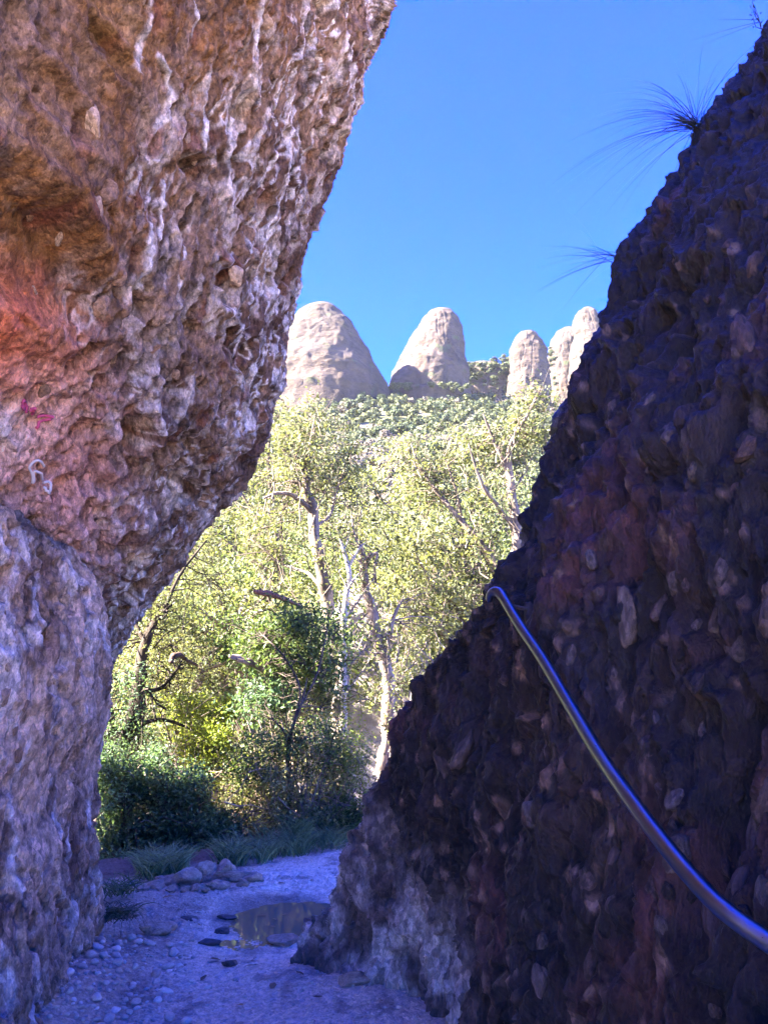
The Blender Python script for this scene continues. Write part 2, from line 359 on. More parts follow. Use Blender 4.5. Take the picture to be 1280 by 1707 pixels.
ctrl = np.stack([np.stack([x14 + 1.0, 0 * zs - .6], 1), np.stack([x14 + .10, 0 * zs + .6], 1), np.stack([x14, 0 * zs + 1.4], 1), np.stack([x30, np.minimum(2.75 + 0 * zs, sy - .6)], 1), np.stack([xm, ym], 1), np.stack([sx, sy], 1),
                 np.stack([sx + .45, sy + .55], 1), np.stack([sx + 2.2, sy + 1.0], 1), np.stack([sx + 6, sy], 1), np.stack([sx + 7, 0 * zs - .8], 1)], 1)
gR, nR = loft(zs, ctrl, [8, 60, 190, 130, 90, 50, 14, 6, 5], -1)
if nR[250, 200, 0] > 0: nR = -nR
p = gR.reshape(-1, 3)
pw = p + .045 * np.stack([fbm(p * 6, 2, 231), fbm(p * 6, 2, 232), fbm(p * 3, 2, 233)], 1)
toe = sstep(1.05, .05, p[:, 2] + .45 * fbm(p * 3.2, 5, 271, .6) - .35 * (p[:, 1] - 4.2)) * sstep(3.0, 3.7, p[:, 1])
f1, f2, idd = worley(pw * np.array([13, 13, 5.6]), 251); f1b, f2b, idb = worley(pw * np.array([25, 25, 12]), 258)
f1c, f2c, idc = worley(pw * np.array([5.0, 5.0, 3.0]), 263)
groove = fbm(pw * np.array([6.5, 6.5, .8]), 3, 241); flute = 1 - np.abs(fbm(pw * np.array([11, 11, 1.35]), 3, 243))
dome = sstep(.8, .05, f1); domeb = sstep(.7, .1, f1b)
f1d, f2d, idq = worley(pw * np.array([7, 7, 2.9]), 266); domed = sstep(.7, .1, f1d)
rug = fbm(pw * np.array([15, 15, 7]), 5, 214, .66); rid3 = 1 - np.abs(fbm(pw * np.array([20, 20, 7]), 4, 216, .6))
gate = sstep(-.25, .3, fbm(p * 2.1, 3, 218)); gate2 = sstep(-.2, .3, fbm(p * 2.7, 3, 219))
d = (.13 * fbm(p * .9, 3, 211) + .10 * fbm(p * np.array([3, 3, 1.2]), 3, 212)) * (1 - .8 * sstep(3.6, 4.6, p[:, 2])) - .10 * sstep(.05, .45, groove) + .12 * (flute - .75) \
    + (.042 * domed * (idq > .62) + .036 * dome * (idd > .35) * (.3 + idd) * gate + .016 * domeb * (idb > .4) * gate2) * (1 - .4 * toe) \
    + .048 * rug + .03 * (rid3 - .8) - .05 * sstep(.4, .15, f1c) * (idc > .7)
d = d + toe * (.08 * fbm(p * 5, 5, 221, .6) + .05 * np.abs(fbm(p * np.array([2.5, 2.5, 3.5]), 3, 222)))
d = d - np.mean(d[sstep(-.2, 6, p[:, 2]) > .01]) - .055
tn = fbm(p * 2.2, 4, 281)
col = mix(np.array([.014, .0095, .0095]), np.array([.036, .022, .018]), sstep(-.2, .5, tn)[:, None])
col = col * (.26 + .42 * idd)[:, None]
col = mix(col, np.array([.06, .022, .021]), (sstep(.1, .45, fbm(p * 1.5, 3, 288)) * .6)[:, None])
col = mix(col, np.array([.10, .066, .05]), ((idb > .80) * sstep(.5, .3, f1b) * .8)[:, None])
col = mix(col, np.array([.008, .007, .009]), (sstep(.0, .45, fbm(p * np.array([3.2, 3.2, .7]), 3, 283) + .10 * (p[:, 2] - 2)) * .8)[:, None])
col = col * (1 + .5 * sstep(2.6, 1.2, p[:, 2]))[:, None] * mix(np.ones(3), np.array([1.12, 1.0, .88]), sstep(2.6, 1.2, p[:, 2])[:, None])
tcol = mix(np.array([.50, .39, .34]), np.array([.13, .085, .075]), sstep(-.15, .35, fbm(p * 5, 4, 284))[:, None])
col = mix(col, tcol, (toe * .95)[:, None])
col = mix(col, np.array([.50, .40, .31]), (sstep(6.1, 6.7, p[:, 2]) * .9)[:, None])  # unseen upper slope, extended and paled to bounce warm sunlight into the passage
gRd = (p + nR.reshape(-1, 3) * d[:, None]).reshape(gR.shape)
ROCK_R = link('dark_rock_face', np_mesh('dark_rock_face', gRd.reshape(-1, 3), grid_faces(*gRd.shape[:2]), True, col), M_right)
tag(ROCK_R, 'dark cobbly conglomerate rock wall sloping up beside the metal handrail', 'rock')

# ------------------------------------------------------------------ ground
def path_z(x, y):
    p = np.stack([x, y, 0 * x], 1)
    z = .05 * fbm(p * .9, 3, 301) + .016 * fbm(p * 4, 3, 302)
    pud = np.exp(-((((x + .76) / .40) ** 2 + ((y - 6.12) / .50) ** 2) ** 1.5))
    z = z * (1 - .8 * pud) - .055 * pud - .012
    z += .13 * sstep(-1.25, -1.75, x) * sstep(5.8, 4.2, y)                       # pebble bank at the foot of the left rock
    e = y - (7.2 + .95 * (np.clip(x, -3, 1.5) + 2.25)) + .25 * fbm(p * 2.0, 2, 303)
    z += .13 * sstep(-.05, .25, e) * sstep(-2.0, -1.0, x) - .25 * sstep(.6, 2.5, e)  # bank behind the path
    return z
def axis(parts):
    return np.concatenate([np.linspace(a, b, n, endpoint=False) for a, b, n in parts] + [[parts[-1][1]]])
gx = axis([(-7, -2.3, 40), (-2.3, 1.0, 280), (1.0, 6, 40)]); gy = axis([(-6, 3.4, 50), (3.4, 8.6, 380), (8.6, 13, 60)])
X, Y = np.meshgrid(gx, gy); x, y = X.ravel(), Y.ravel()
p = np.stack([x, y, 0 * x], 1)
z = path_z(x, y)
f1, _, idd = worley(p * 26, 311); f1b, _, idb = worley(p * 48, 315)
grit = sstep(-.1, .35, fbm(p * 1.4, 3, 321))
pudm = np.exp(-((((x + .76) / .46) ** 2 + ((y - 6.12) / .58) ** 2) ** 2))
z += (.018 * np.sqrt(np.clip(1 - (f1 / .6) ** 2, 0, 1)) * (idd > .62) * grit + .009 * np.sqrt(np.clip(1 - (f1b / .6) ** 2, 0, 1)) * (idb > .5)) * (1 - pudm) + .006 * fbm(p * 12, 3, 331)
edge = np.minimum.reduce([x + 7, 6 - x, y + 6, 13 - y]); z -= .6 * sstep(.9, 0, edge)
col = mix(np.array([.82, .66, .50]), np.array([.72, .55, .41]), sstep(-.3, .4, fbm(p * 2.2, 4, 341))[:, None])
col = mix(col, np.array([.50, .44, .42]), ((idd > .62) * sstep(.6, .4, f1) * .5)[:, None])
col = mix(col, np.array([.56, .41, .30]), (sstep(-.05, .4, fbm(p * np.array([2.6, 1.6, 1]), 4, 347)) * .65)[:, None])
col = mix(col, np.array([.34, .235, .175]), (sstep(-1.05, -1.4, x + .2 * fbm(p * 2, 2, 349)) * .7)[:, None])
col = mix(col, np.array([.20, .15, .13]), (sstep(.2, .5, fbm(p * 6, 3, 343)) * .6)[:, None])
col = mix(col, np.array([.17, .13, .115]), (sstep(.15, .75, pudm + .25 * fbm(p * 5, 2, 345)) * .75)[:, None])
soil = sstep(-.1, .15, y - (7.2 + .95 * (np.clip(x, -3, 1.5) + 2.25)) + .25 * fbm(p * 2.0, 2, 303))
col = mix(col, np.array([.17, .105, .08]), (soil * .9)[:, None])
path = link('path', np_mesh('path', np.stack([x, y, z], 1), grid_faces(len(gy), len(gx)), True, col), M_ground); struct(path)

def hill_h(x, y):
    t = np.clip((y - 26) / 304, 0, 1.0)
    h = 131 * t ** 1.22
    h = h + np.clip(y - 330, 0, 400) * -.05
    p = np.stack([x, y, 0 * x], 1)
    amp = sstep(35, 120, y)
    h = h + amp * (5.5 * fbm(p / 46, 3, 401) + 1.8 * fbm(p / 14, 2, 402))
    h = h - amp * np.clip((x - 30) / 100, 0, 1) * 14 * sstep(150, 330, y)
    return h - .35 - 1.1 * sstep(9, 20, y) * sstep(60, 25, y)
gx = axis([(-520, -160, 14), (-160, 160, 80), (160, 520, 14)]); gy = axis([(-120, 0, 12), (0, 40, 24), (40, 360, 100), (360, 700, 16)])
X, Y = np.meshgrid(gx, gy); x, y = X.ravel(), Y.ravel()
hz = hill_h(x, y)
p = np.stack([x, y, hz], 1)
col = mix(np.array([.17, .15, .09]), np.array([.10, .11, .055]), sstep(-.3, .3, fbm(p / 9, 3, 411))[:, None])
M_hill = rock_mat('hill_soil', bump=.15, scale=1.2, var=.3, spec=.1)
col = mix(col, np.array([.42, .34, .29]), sstep(1, -3, y)[:, None])  # unseen ground behind the camera made pale to reflect sun onto the rocks
struct(link('hillside', np_mesh('hillside', p, grid_faces(len(gy), len(gx)), True, col), M_hill))

# ------------------------------------------------------------------ the needles on the skyline
def needle(name, label, rows, dist, depth_k=.85, seed=0, drop=45, streaks=True):
    """rows: (v, u_left, u_right) top to bottom"""
    rows = sorted(rows)
    zl, cl, hw = [], [], []
    for v, a, b in rows:
        pa, pb = P(a, v, dist), P(b, v, dist)
        zl.append(pa[2]); cl.append((pa[0] + pb[0]) / 2); hw.append((pb[0] - pa[0]) / 2)
    zl = np.array(zl)[::-1]; cl = np.array(cl)[::-1]; hw = np.array(hw)[::-1]
    yb = P(600, 600, dist)[1]
    top = zl[-1] + hw[-1] * .16
    zs = np.concatenate([np.linspace(zl[0] - drop, zl[0], 20, endpoint=False), np.linspace(zl[0], zl[-1], 130, endpoint=False), zl[-1] + (top - zl[-1]) * np.sin(np.linspace(0, math.pi / 2, 12))])
    cc = np.interp(zs, zl, cl); hh = np.interp(zs, zl, hw) * 1.06
    hh = np.where(zs < zl[0], hw[0] + (zl[0] - zs) * .12, hh)
    m = zs > zl[-1]; hh = np.where(m, hw[-1] * np.sqrt(np.clip(1 - ((zs - zl[-1]) / (top - zl[-1])) ** 2, 0, 1)), hh)
    th = np.linspace(0, 2 * math.pi, 220)
    g = np.zeros((len(zs), len(th), 3))
    g[:, :, 0] = cc[:, None] + hh[:, None] * np.cos(th); g[:, :, 1] = yb + hh[:, None] * depth_k * np.sin(th); g[:, :, 2] = zs[:, None]
    p = g.reshape(-1, 3)
    rad = np.stack([np.cos(th), np.sin(th)], 1)[None].repeat(len(zs), 0).reshape(-1, 2)
    q = p + seed * 37.0
    fr = fbm(q * np.array([.03, .03, .30]), 3, 510 + seed)
    dsp = 1.5 * fbm(q / 9, 3, 500 + seed) + .35 * fr + .35 * fbm(q / 2.2, 3, 505 + seed) + .8 * np.minimum(0, fbm(q * np.array([.16, .16, .05]), 3, 512) + .1) * 2
    sc = np.clip(hh / 6, .05, 1)[:, None].repeat(len(th), 1).reshape(-1)
    p[:, :2] += rad * (dsp * sc)[:, None]
    c = mix(np.array([.086, .063, .050]), np.array([.062, .046, .037]), sstep(-.3, .4, fr)[:, None])
    c = mix(c, np.array([.046, .039, .035]), (sstep(0, .5, fbm(q * np.array([.12, .12, .03]), 4, 520 + seed)) * .7)[:, None])
    c = mix(c, np.array([.10, .07, .047]), (sstep(.15, .5, fbm(q / 7, 3, 523 + seed)) * .45)[:, None])
    c = mix(c, np.array([.07, .085, .04]), (sstep(.36, .5, fbm(q * np.array([.15, .15, .35]), 4, 526 + seed)) * .8)[:, None])
    w1, w2, _ = worley(q * np.array([.16, .16, .022]) + .3 * fbm(q / 12, 2, 530)[:, None], 531)
    crack = sstep(.10, .0, w2 - w1)
    p[:, :2] -= rad * (crack * .25 * sc)[:, None]
    c = mix(c, np.array([.10, .085, .08]), (crack * .28)[:, None])
    dg = fbm(np.stack([q[:, 0] * .05, q[:, 1] * .05, q[:, 2] * .42 + q[:, 0] * .25], 1), 3, 535)
    c = mix(c, np.array([.105, .08, .066]), (sstep(.1, .35, dg) * .6)[:, None])
    o = link(name, np_mesh(name, p, grid_faces(len(zs), len(th)), True, c), M_needle)
    return tag(o, label, 'rock needle', 'conglomerate rock needles on the skyline')
needle('rock_needle', 'broad rounded rock needle on the skyline next to the overhanging rock', [(494, 525, 545), (499, 515, 556), (508, 503, 569), (530, 487, 582), (560, 471, 600), (600, 455, 618), (625, 446, 629), (645, 438, 636), (670, 430, 644)], 330, .8, 1)
N2 = needle('rock_needle', 'tall thumb shaped rock needle with a ledge near its top, standing alone', [(507, 724, 748), (512, 716, 757), (522, 707, 765), (540, 697, 773), (566, 683, 774), (585, 675, 772), (600, 668, 773), (625, 657, 776), (650, 651, 777), (670, 648, 778)], 350, .8, 2)
needle('rock_needle', 'slim finger shaped rock needle rising behind the yellow green treetop', [(548, 873, 889), (552, 866, 897), (562, 860, 903), (580, 854, 909), (610, 849, 911), (645, 847, 912), (680, 845, 914)], 380, .85, 3)
needle('rock_needle', 'smaller rounded rock needle behind the slim finger shaped one', [(541, 942, 960), (548, 932, 966), (562, 923, 970), (585, 916, 972), (620, 910, 975), (670, 905, 978)], 430, .85, 4)
needle('rock_needle', 'pale rock needle half hidden by the dark rock slope', [(503, 978, 990), (510, 968, 998), (530, 961, 1006), (560, 957, 1012), (620, 950, 1020), (680, 945, 1025)], 410, .85, 5)
needle('rock_outcrop', 'low shrub covered rock shoulder between the thumb and finger needles', [(606, 785, 800), (612, 772, 838), (622, 764, 852), (640, 758, 862), (668, 750, 872)], 395, .7, 6)

# ------------------------------------------------------------------ vegetation tools
def leaf_mat(name, trans=.42, rough=.5, spec=.35, tint=(1.5, 1.45, .75)):
    m, n, l, b = mat_new(name)
    a = n.new('ShaderNodeAttribute'); a.attribute_name = 'tone'
    l.new(a.outputs['Color'], b.inputs['Base Color']); b.inputs['Roughness'].default_value = rough; b.inputs['Specular IOR Level'].default_value = spec
    tr = n.new('ShaderNodeBsdfTranslucent'); mu = N(n, 'ShaderNodeVectorMath', operation='MULTIPLY'); mu.inputs[1].default_value = tint
    l.new(a.outputs['Color'], mu.inputs[0]); l.new(mu.outputs[0], tr.inputs['Color'])
    mx = n.new('ShaderNodeMixShader'); mx.inputs[0].default_value = trans
    l.new(b.outputs[0], mx.inputs[1]); l.new(tr.outputs[0], mx.inputs[2]); l.new(mx.outputs[0], n['Material Output'].inputs['Surface'])
    return m
M_leaf = leaf_mat('leaf'); M_far = leaf_mat('far_leaf', .12, .7, .15, (1.2, 1.2, .8)); M_grass = leaf_mat('grass', .3, .5, .3, (1.3, 1.3, .8))
M_bark = rock_mat('bark', bump=.012, scale=14, stretch=(1, 1, .25), var=.5, spec=.15)

def tube(pts, rad, sides=7, rough=0.0, seed=0, cap=True):
    pts = np.asarray(pts, float); rad = np.asarray(rad, float)
    t = np.gradient(pts, axis=0); t /= np.linalg.norm(t, axis=1, keepdims=True) + 1e-9
    ref = np.array([.31, .12, .94]) if abs(t[:, 2].mean()) < .85 else np.array([.93, .31, .1])
    a = np.cross(t, ref); a /= np.linalg.norm(a, axis=1, keepdims=True) + 1e-9; b = np.cross(t, a)
    th = np.linspace(0, 2 * math.pi, sides, endpoint=False)
    r = rad[:, None] * np.ones((1, sides))
    if rough: r = r * (1 + rough * vnoise(np.stack([np.repeat(np.arange(len(pts)) * .6, sides), np.tile(np.cos(th) * 1.2, len(pts)), np.tile(np.sin(th) * 1.2, len(pts))], 1) + seed, 3).reshape(r.shape))
    v = pts[:, None] + r[:, :, None] * (np.cos(th)[None, :, None] * a[:, None] + np.sin(th)[None, :, None] * b[:, None])
    n = len(pts); ii = np.arange(n * sides).reshape(n, sides)
    f = np.stack([ii[:-1], np.roll(ii[:-1], -1, 1), np.roll(ii[1:], -1, 1), ii[1:]], -1).reshape(-1, 4)
    v = v.reshape(-1, 3)
    if cap:
        v = np.concatenate([v, pts[-1:] + t[-1:] * rad[-1] * .3]); k = len(v) - 1
        f = np.concatenate([f, np.stack([ii[-1], np.roll(ii[-1], -1), np.full(sides, k), np.full(sides, k)], 1)[:, [0, 1, 2, 2]]]) if False else f
        v = v[:-1]; f = np.concatenate([f, [[ii[-1, 0], ii[-1, (sides) // 3], ii[-1, sides // 2], ii[-1, (sides * 5) // 6]]]])
    return v, f
class MB:
    def __init__(s): s.v, s.f, s.c, s.n = [], [], [], 0
    def add(s, v, f, c):
        v = np.asarray(v, float); s.v.append(v); s.f.append(np.asarray(f) + s.n); s.n += len(v)
        c = np.asarray(c, float); s.c.append(np.broadcast_to(c, (len(v), 3)) if c.ndim == 1 else c)
    def mesh(s, name, smooth=True): return np_mesh(name, np.concatenate(s.v), np.concatenate(s.f), smooth, np.concatenate(s.c))
    def build(s, name, mat, parent=None, smooth=True): return link(name, s.mesh(name, smooth), mat, parent)
def resample(pts, n):
    pts = np.asarray(pts, float); t = np.concatenate([[0], np.cumsum(np.linalg.norm(np.diff(pts[:, :3], axis=0), axis=1))]); tt = np.linspace(0, t[-1], n)
    c = catmull(pts[None], [8] * (len(pts) - 1))[0] if len(pts) > 2 else pts
    t = np.concatenate([[0], np.cumsum(np.linalg.norm(np.diff(c[:, :3], axis=0), axis=1))]); tt = np.linspace(0, t[-1], n)
    return np.stack([np.interp(tt, t, c[:, k]) for k in range(c.shape[1])], 1)
def leaf_quads(cent, size, colA, colB, r=rng, up=.35, aspect=.45, hue=.25):
    n = len(cent)
    ax = r.normal(size=(n, 3)); ax /= np.linalg.norm(ax, axis=1, keepdims=True)
    nn = r.normal(size=(n, 3)); nn[:, 2] += up; nn -= (nn * ax).sum(1, keepdims=True) * ax; nn /= np.linalg.norm(nn, axis=1, keepdims=True)
    sd_ = np.cross(nn, ax); L = (size * r.uniform(.6, 1.35, n))[:, None]
    v = np.stack([cent - ax * L * .5, cent + sd_ * L * aspect * .5 + nn * L * .06, cent + ax * L * .5, cent - sd_ * L * aspect * .5 + nn * L * .06], 1).reshape(-1, 3)
    f = np.arange(4 * n).reshape(n, 4)
    t = r.beta(1.3, 1.6, n)[:, None]; c = mix(np.array(colA), np.array(colB), t) * r.uniform(1 - hue, 1 + hue, (n, 1))
    return v, f, np.repeat(c, 4, 0)
def ball(n, r=rng):
    q = r.normal(size=(n, 3)); q /= np.linalg.norm(q, axis=1, keepdims=True); return q * r.uniform(.0, 1, (n, 1)) ** (1 / 2.4)
BARK_PALE, BARK_DARK = (.22, .175, .14), (.055, .043, .036)
def wavy(a, b, n, amp, r=rng):
    t = np.linspace(0, 1, n)[:, None]; o = np.cumsum(r.normal(size=(n, 3)), 0); o -= o[:1] * (1 - t) + o[-1:] * t
    return a * (1 - t) + b * t + o * amp
def px_line(pts):
    """[(u, v, depth, width px)] -> points + radius"""
    return np.array([np.append(P(u, v, d), w * d / F_PX / 2) for u, v, d, w in pts])
def make_tree(name, label, cat, trunks, limbs=(), crowns=(), bark=BARK_PALE, leaf=((.07, .095, .03), (.15, .16, .045)), leaf_size=.05, per=60, clump=.28, twigs=True, group=None, twig_col=None, twig_r=.006, seed=0, bark2=None):
    r = np.random.default_rng(100 + seed)
    t0 = px_line(trunks[0]) if not isinstance(trunks[0], np.ndarray) else trunks[0]
    base = t0[0, :3].copy()
    root = thing(name, label, cat, base, group)
    skel = []
    def limb(pl, nm, sides):
        q = resample(pl, max(8, int(len(pl) * 7)))
        q[:, :3] += np.stack([fbm(q[:, :3] * 2.2, 3, 600 + seed + k) for k in range(3)], 1) * q[:, 3:4] * .7
        v, f = tube(q[:, :3] - base, q[:, 3], sides, .28, seed)
        b_ = np.array(bark); b2 = np.array(bark2 if bark2 else b_ * .45)
        c = mix(b_, b2, sstep(-.1, .35, fbm(v * np.array([5, 5, 2.]), 3, 640 + seed))[:, None])
        mb = MB(); mb.add(v, f, c); mb.build(nm, M_bark, root); skel.append(q)
    for k, tr in enumerate(trunks):
        limb(px_line(tr) if not isinstance(tr, np.ndarray) else tr, 'trunk', 12)
    for lb in limbs:
        limb(px_line(lb) if not isinstance(lb, np.ndarray) else lb, 'branch', 7)
    sk = np.concatenate(skel)
    if crowns:
        lv, tw = MB(), MB()
        for cr in crowns:
            (u, v, d, ru, rv, nc) = cr[:6]; la, lb_ = cr[6] if len(cr) > 6 else leaf
            c = P(u, v, d); rad = np.array([ru * d / F_PX, (ru + rv) * .45 * d / F_PX, rv * d / F_PX])
            cc = c + ball(nc, r) * rad
            cc = cc[cc[:, 2] > -.6]
            for q in cc:
                k = int(r.integers(per * .55, per * 1.3)); cr_ = clump * r.uniform(.55, 1.25)
                pts = q + r.normal(size=(k, 3)) * np.array([.5, .5, .38]) * cr_
                vv_, ff_, c_ = leaf_quads(pts - base, leaf_size, la, lb_, r); lv.add(vv_, ff_, c_ * r.choice([.5, .8, 1.0, 1.2, 1.45]))
                if twigs:
                    dd = np.linalg.norm(sk[:, :3] - q, axis=1) + .9 * np.maximum(0, sk[:, 2] - q[2]); j = int(np.argmin(dd))
                    s0 = sk[j, :3]
                    if r.random() < .45: skt = wavy(s0, q, 7, .035, r)
                    else: skt = wavy(q + r.normal(size=3) * .3 - np.array([0, 0, .3]), q, 5, .03, r)
                    rr = min(sk[j, 3] * .5, twig_r * 2.2)
                    vv_, ff_ = tube(skt - base, np.linspace(rr, twig_r * .5, len(skt)), 4, cap=False); tw.add(vv_, ff_, np.array(twig_col if twig_col else bark) * r.uniform(.5, 1.1))
                    for _ in range(2):
                        e = q + r.normal(size=3) * clump * .8
                        vv_, ff_ = tube(wavy(q, e, 4, .02, r) - base, np.linspace(twig_r * .6, twig_r * .3, 4), 3, cap=False); tw.add(vv_, ff_, np.array(twig_col if twig_col else bark) * r.uniform(.5, 1.1))
        lv.build('crown', M_leaf, root, smooth=False)
        if twigs:
            o = tw.build('twigs', M_bark, root); o['kind'] = 'stuff'
    return root
YG = ((.085, .105, .045), (.205, .215, .105)); GREEN = ((.06, .10, .034), (.13, .175, .06)); DARK = ((.055, .10, .055), (.15, .23, .12)); OLIVE = ((.12, .14, .06), (.28, .28, .14)); DRY = ((.12, .11, .06), (.24, .20, .12))

# ------------------------------------------------------------------ trees one can tell apart
make_tree('oak_tree', 'tallest pale barked tree with a snapped top and sparse yellow green crown, mid gully', 'tree',
          [[(572, 1330, 11, 25), (570, 1200, 11, 25), (566, 1120, 11, 24), (552, 1050, 11, 22), (541, 985, 11, 21), (528, 900, 11, 18), (519, 850, 11, 16), (510, 800, 11, 13), (514, 752, 11, 9)]],
          [[(520, 856, 11, 10), (505, 838, 10.9, 9), (487, 824, 10.8, 8), (462, 822, 10.7, 6), (440, 830, 10.6, 4)], [(511, 812, 11, 7), (497, 805, 10.9, 6), (482, 801, 10.8, 5)],
           [(509, 800, 11, 9), (503, 782, 11, 7), (494, 768, 11, 5)], [(524, 880, 11, 6), (548, 860, 11.2, 5), (560, 820, 11.4, 4), (585, 760, 11.6, 2)], [(545, 1000, 11, 8), (520, 960, 11.2, 6), (470, 940, 11.5, 4), (420, 900, 11.6, 3)],
           [(514, 755, 11, 4), (520, 720, 11, 3), (530, 680, 11, 1.5)], [(556, 1060, 11, 8), (590, 1010, 11.5, 5), (625, 960, 11.8, 3)]],
          [(515, 740, 11.2, 75, 75, 60), (480, 830, 11.6, 70, 70, 45), (580, 800, 11.6, 55, 60, 30), (440, 900, 11.8, 55, 55, 36), (560, 900, 11.8, 60, 40, 14), (535, 930, 10.6, 30, 80, 9), (520, 790, 10.7, 40, 50, 10), (560, 1080, 10.5, 35, 60, 16, GREEN)], leaf=YG, leaf_size=.065, per=36, clump=.27, seed=1, bark=(.25, .20, .16))
make_tree('dead_tree', 'thin bleached leafless forked tree touching the tallest pale trunk', 'tree',
          [[(573, 1250, 10.9, 14), (572, 1080, 10.9, 13), (576, 1020, 10.9, 11), (580, 985, 10.9, 9), (580, 945, 10.9, 8), (572, 915, 10.9, 5), (566, 898, 10.9, 2)]],
          [[(580, 945, 10.9, 6), (590, 928, 10.9, 5), (598, 915, 10.9, 4), (610, 903, 10.9, 2)], [(578, 985, 10.9, 5), (588, 968, 10.8, 4), (598, 955, 10.8, 2)], [(573, 918, 10.9, 3), (580, 900, 10.9, 2), (583, 885, 10.9, 1)]], bark=(.42, .38, .34), bark2=(.30, .27, .24), seed=2)
make_tree('oak_tree', 'crooked pale trunked tree beside the dark rock slope, bark bleached low down', 'tree',
          [[(641, 1330, 11.8, 24), (643, 1200, 11.8, 23), (643, 1120, 11.8, 21), (634, 1072, 11.8, 19), (621, 1030, 11.8, 17), (612, 985, 11.8, 15), (605, 935, 11.8, 12), (600, 905, 11.8, 8)]],
          [[(640, 1085, 11.8, 10), (650, 1060, 11.8, 9), (655, 1030, 11.8, 7), (670, 1000, 11.9, 4)], [(608, 950, 11.8, 9), (616, 928, 11.7, 8), (628, 922, 11.7, 6), (624, 945, 11.6, 5), (626, 972, 11.6, 4)], [(604, 925, 11.8, 6), (590, 890, 11.9, 4), (585, 850, 12, 2)]],
          [(600, 860, 12.3, 45, 40, 14), (700, 1010, 12.4, 70, 60, 30), (670, 1100, 12.6, 40, 60, 20), (632, 1060, 11.3, 26, 80, 10), (610, 950, 11.4, 30, 40, 6), (650, 1180, 11.2, 30, 50, 10)], leaf=YG, leaf_size=.07, per=34, clump=.27, seed=3, bark=(.28, .22, .185))
make_tree('oak_tree', 'dark double trunked tree in shade beside the rock buttress', 'tree',
          [[(188, 1440, 9.4, 40), (196, 1340, 9.4, 36), (207, 1280, 9.4, 33), (222, 1210, 9.4, 27), (234, 1130, 9.5, 21), (243, 1070, 9.6, 16), (262, 1030, 9.7, 12), (292, 1003, 9.8, 4)],
           [(186, 1420, 9.4, 34), (182, 1320, 9.3, 30), (178, 1240, 9.2, 26), (170, 1170, 9.2, 22), (150, 1080, 9.2, 18)]],
          [[(230, 1150, 9.5, 10), (262, 1150, 9.6, 7), (300, 1110, 9.7, 4)], [(225, 1210, 9.4, 9), (268, 1200, 9.5, 6), (320, 1215, 9.5, 4)], [(243, 1075, 9.6, 9), (225, 1030, 9.8, 6), (230, 990, 9.9, 4)], [(275, 1018, 9.75, 7), (300, 960, 9.9, 5), (345, 900, 10, 3)]],
          [(240, 1090, 10, 60, 70, 50), (215, 1240, 9.6, 60, 50, 46, DARK), (300, 1120, 10.2, 60, 60, 34), (330, 950, 10.6, 60, 70, 46, YG), (265, 1020, 9.9, 45, 40, 30, YG), (205, 1180, 9.1, 35, 90, 40, DARK)], bark=(.060, .046, .038), bark2=(.03, .024, .02), leaf=OLIVE, leaf_size=.045, per=45, clump=.26, seed=4)
make_tree('oak_tree', 'yellow green tree with slanting limbs rising behind the dark rock slope', 'tree',
          [[(880, 1150, 13.5, 28), (868, 1000, 13.5, 24), (858, 870, 13.5, 18), (850, 800, 13.5, 14), (852, 740, 13.5, 10), (880, 690, 13.5, 6), (900, 650, 13.5, 3)]],
          [[(866, 1000, 13.5, 16), (810, 920, 13.6, 13), (770, 870, 13.7, 11), (735, 830, 13.8, 9), (705, 790, 13.9, 6), (685, 740, 14, 3)], [(850, 790, 13.5, 8), (825, 740, 13.5, 6), (805, 690, 13.5, 3)], [(770, 870, 13.7, 6), (760, 820, 13.7, 4), (740, 760, 13.7, 2)], [(858, 880, 13.5, 9), (800, 800, 13.2, 6), (780, 740, 13.2, 3)]],
          [(890, 690, 13.6, 50, 45, 34), (845, 740, 13.8, 70, 50, 46), (760, 760, 14, 85, 55, 56), (700, 800, 14.2, 60, 70, 46), (800, 850, 13.8, 80, 60, 56), (740, 920, 13.8, 90, 60, 60), (720, 1010, 13.4, 80, 50, 50), (815, 960, 13.4, 60, 60, 30), (665, 750, 14.4, 30, 40, 12)], leaf=YG, leaf_size=.078, per=34, clump=.30, seed=5, bark=(.24, .19, .15))
make_tree('oak_tree', 'slender twin stemmed yellow green tree between the overhang and the tallest pale trunk', 'tree',
          [[(450, 1250, 15, 16), (455, 1000, 15, 15), (458, 900, 15, 13), (452, 830, 15, 9), (448, 760, 15, 5), (452, 700, 15, 2)], [(475, 1250, 15.2, 14), (470, 1000, 15.2, 13), (468, 900, 15.2, 11), (478, 830, 15.2, 8), (486, 740, 15.2, 3)]],
          [[(455, 900, 15, 8), (420, 850, 15, 5), (395, 810, 15, 3)], [(458, 960, 15, 8), (400, 920, 15, 6), (355, 880, 15, 3)]],
          [(470, 720, 15.2, 60, 55, 40), (420, 800, 15.4, 60, 55, 50), (380, 880, 15.6, 70, 55, 56), (455, 880, 16, 70, 45, 40), (350, 960, 15.6, 65, 50, 40)], leaf=YG, leaf_size=.08, per=36, clump=.32, seed=6, bark=(.12, .095, .075))
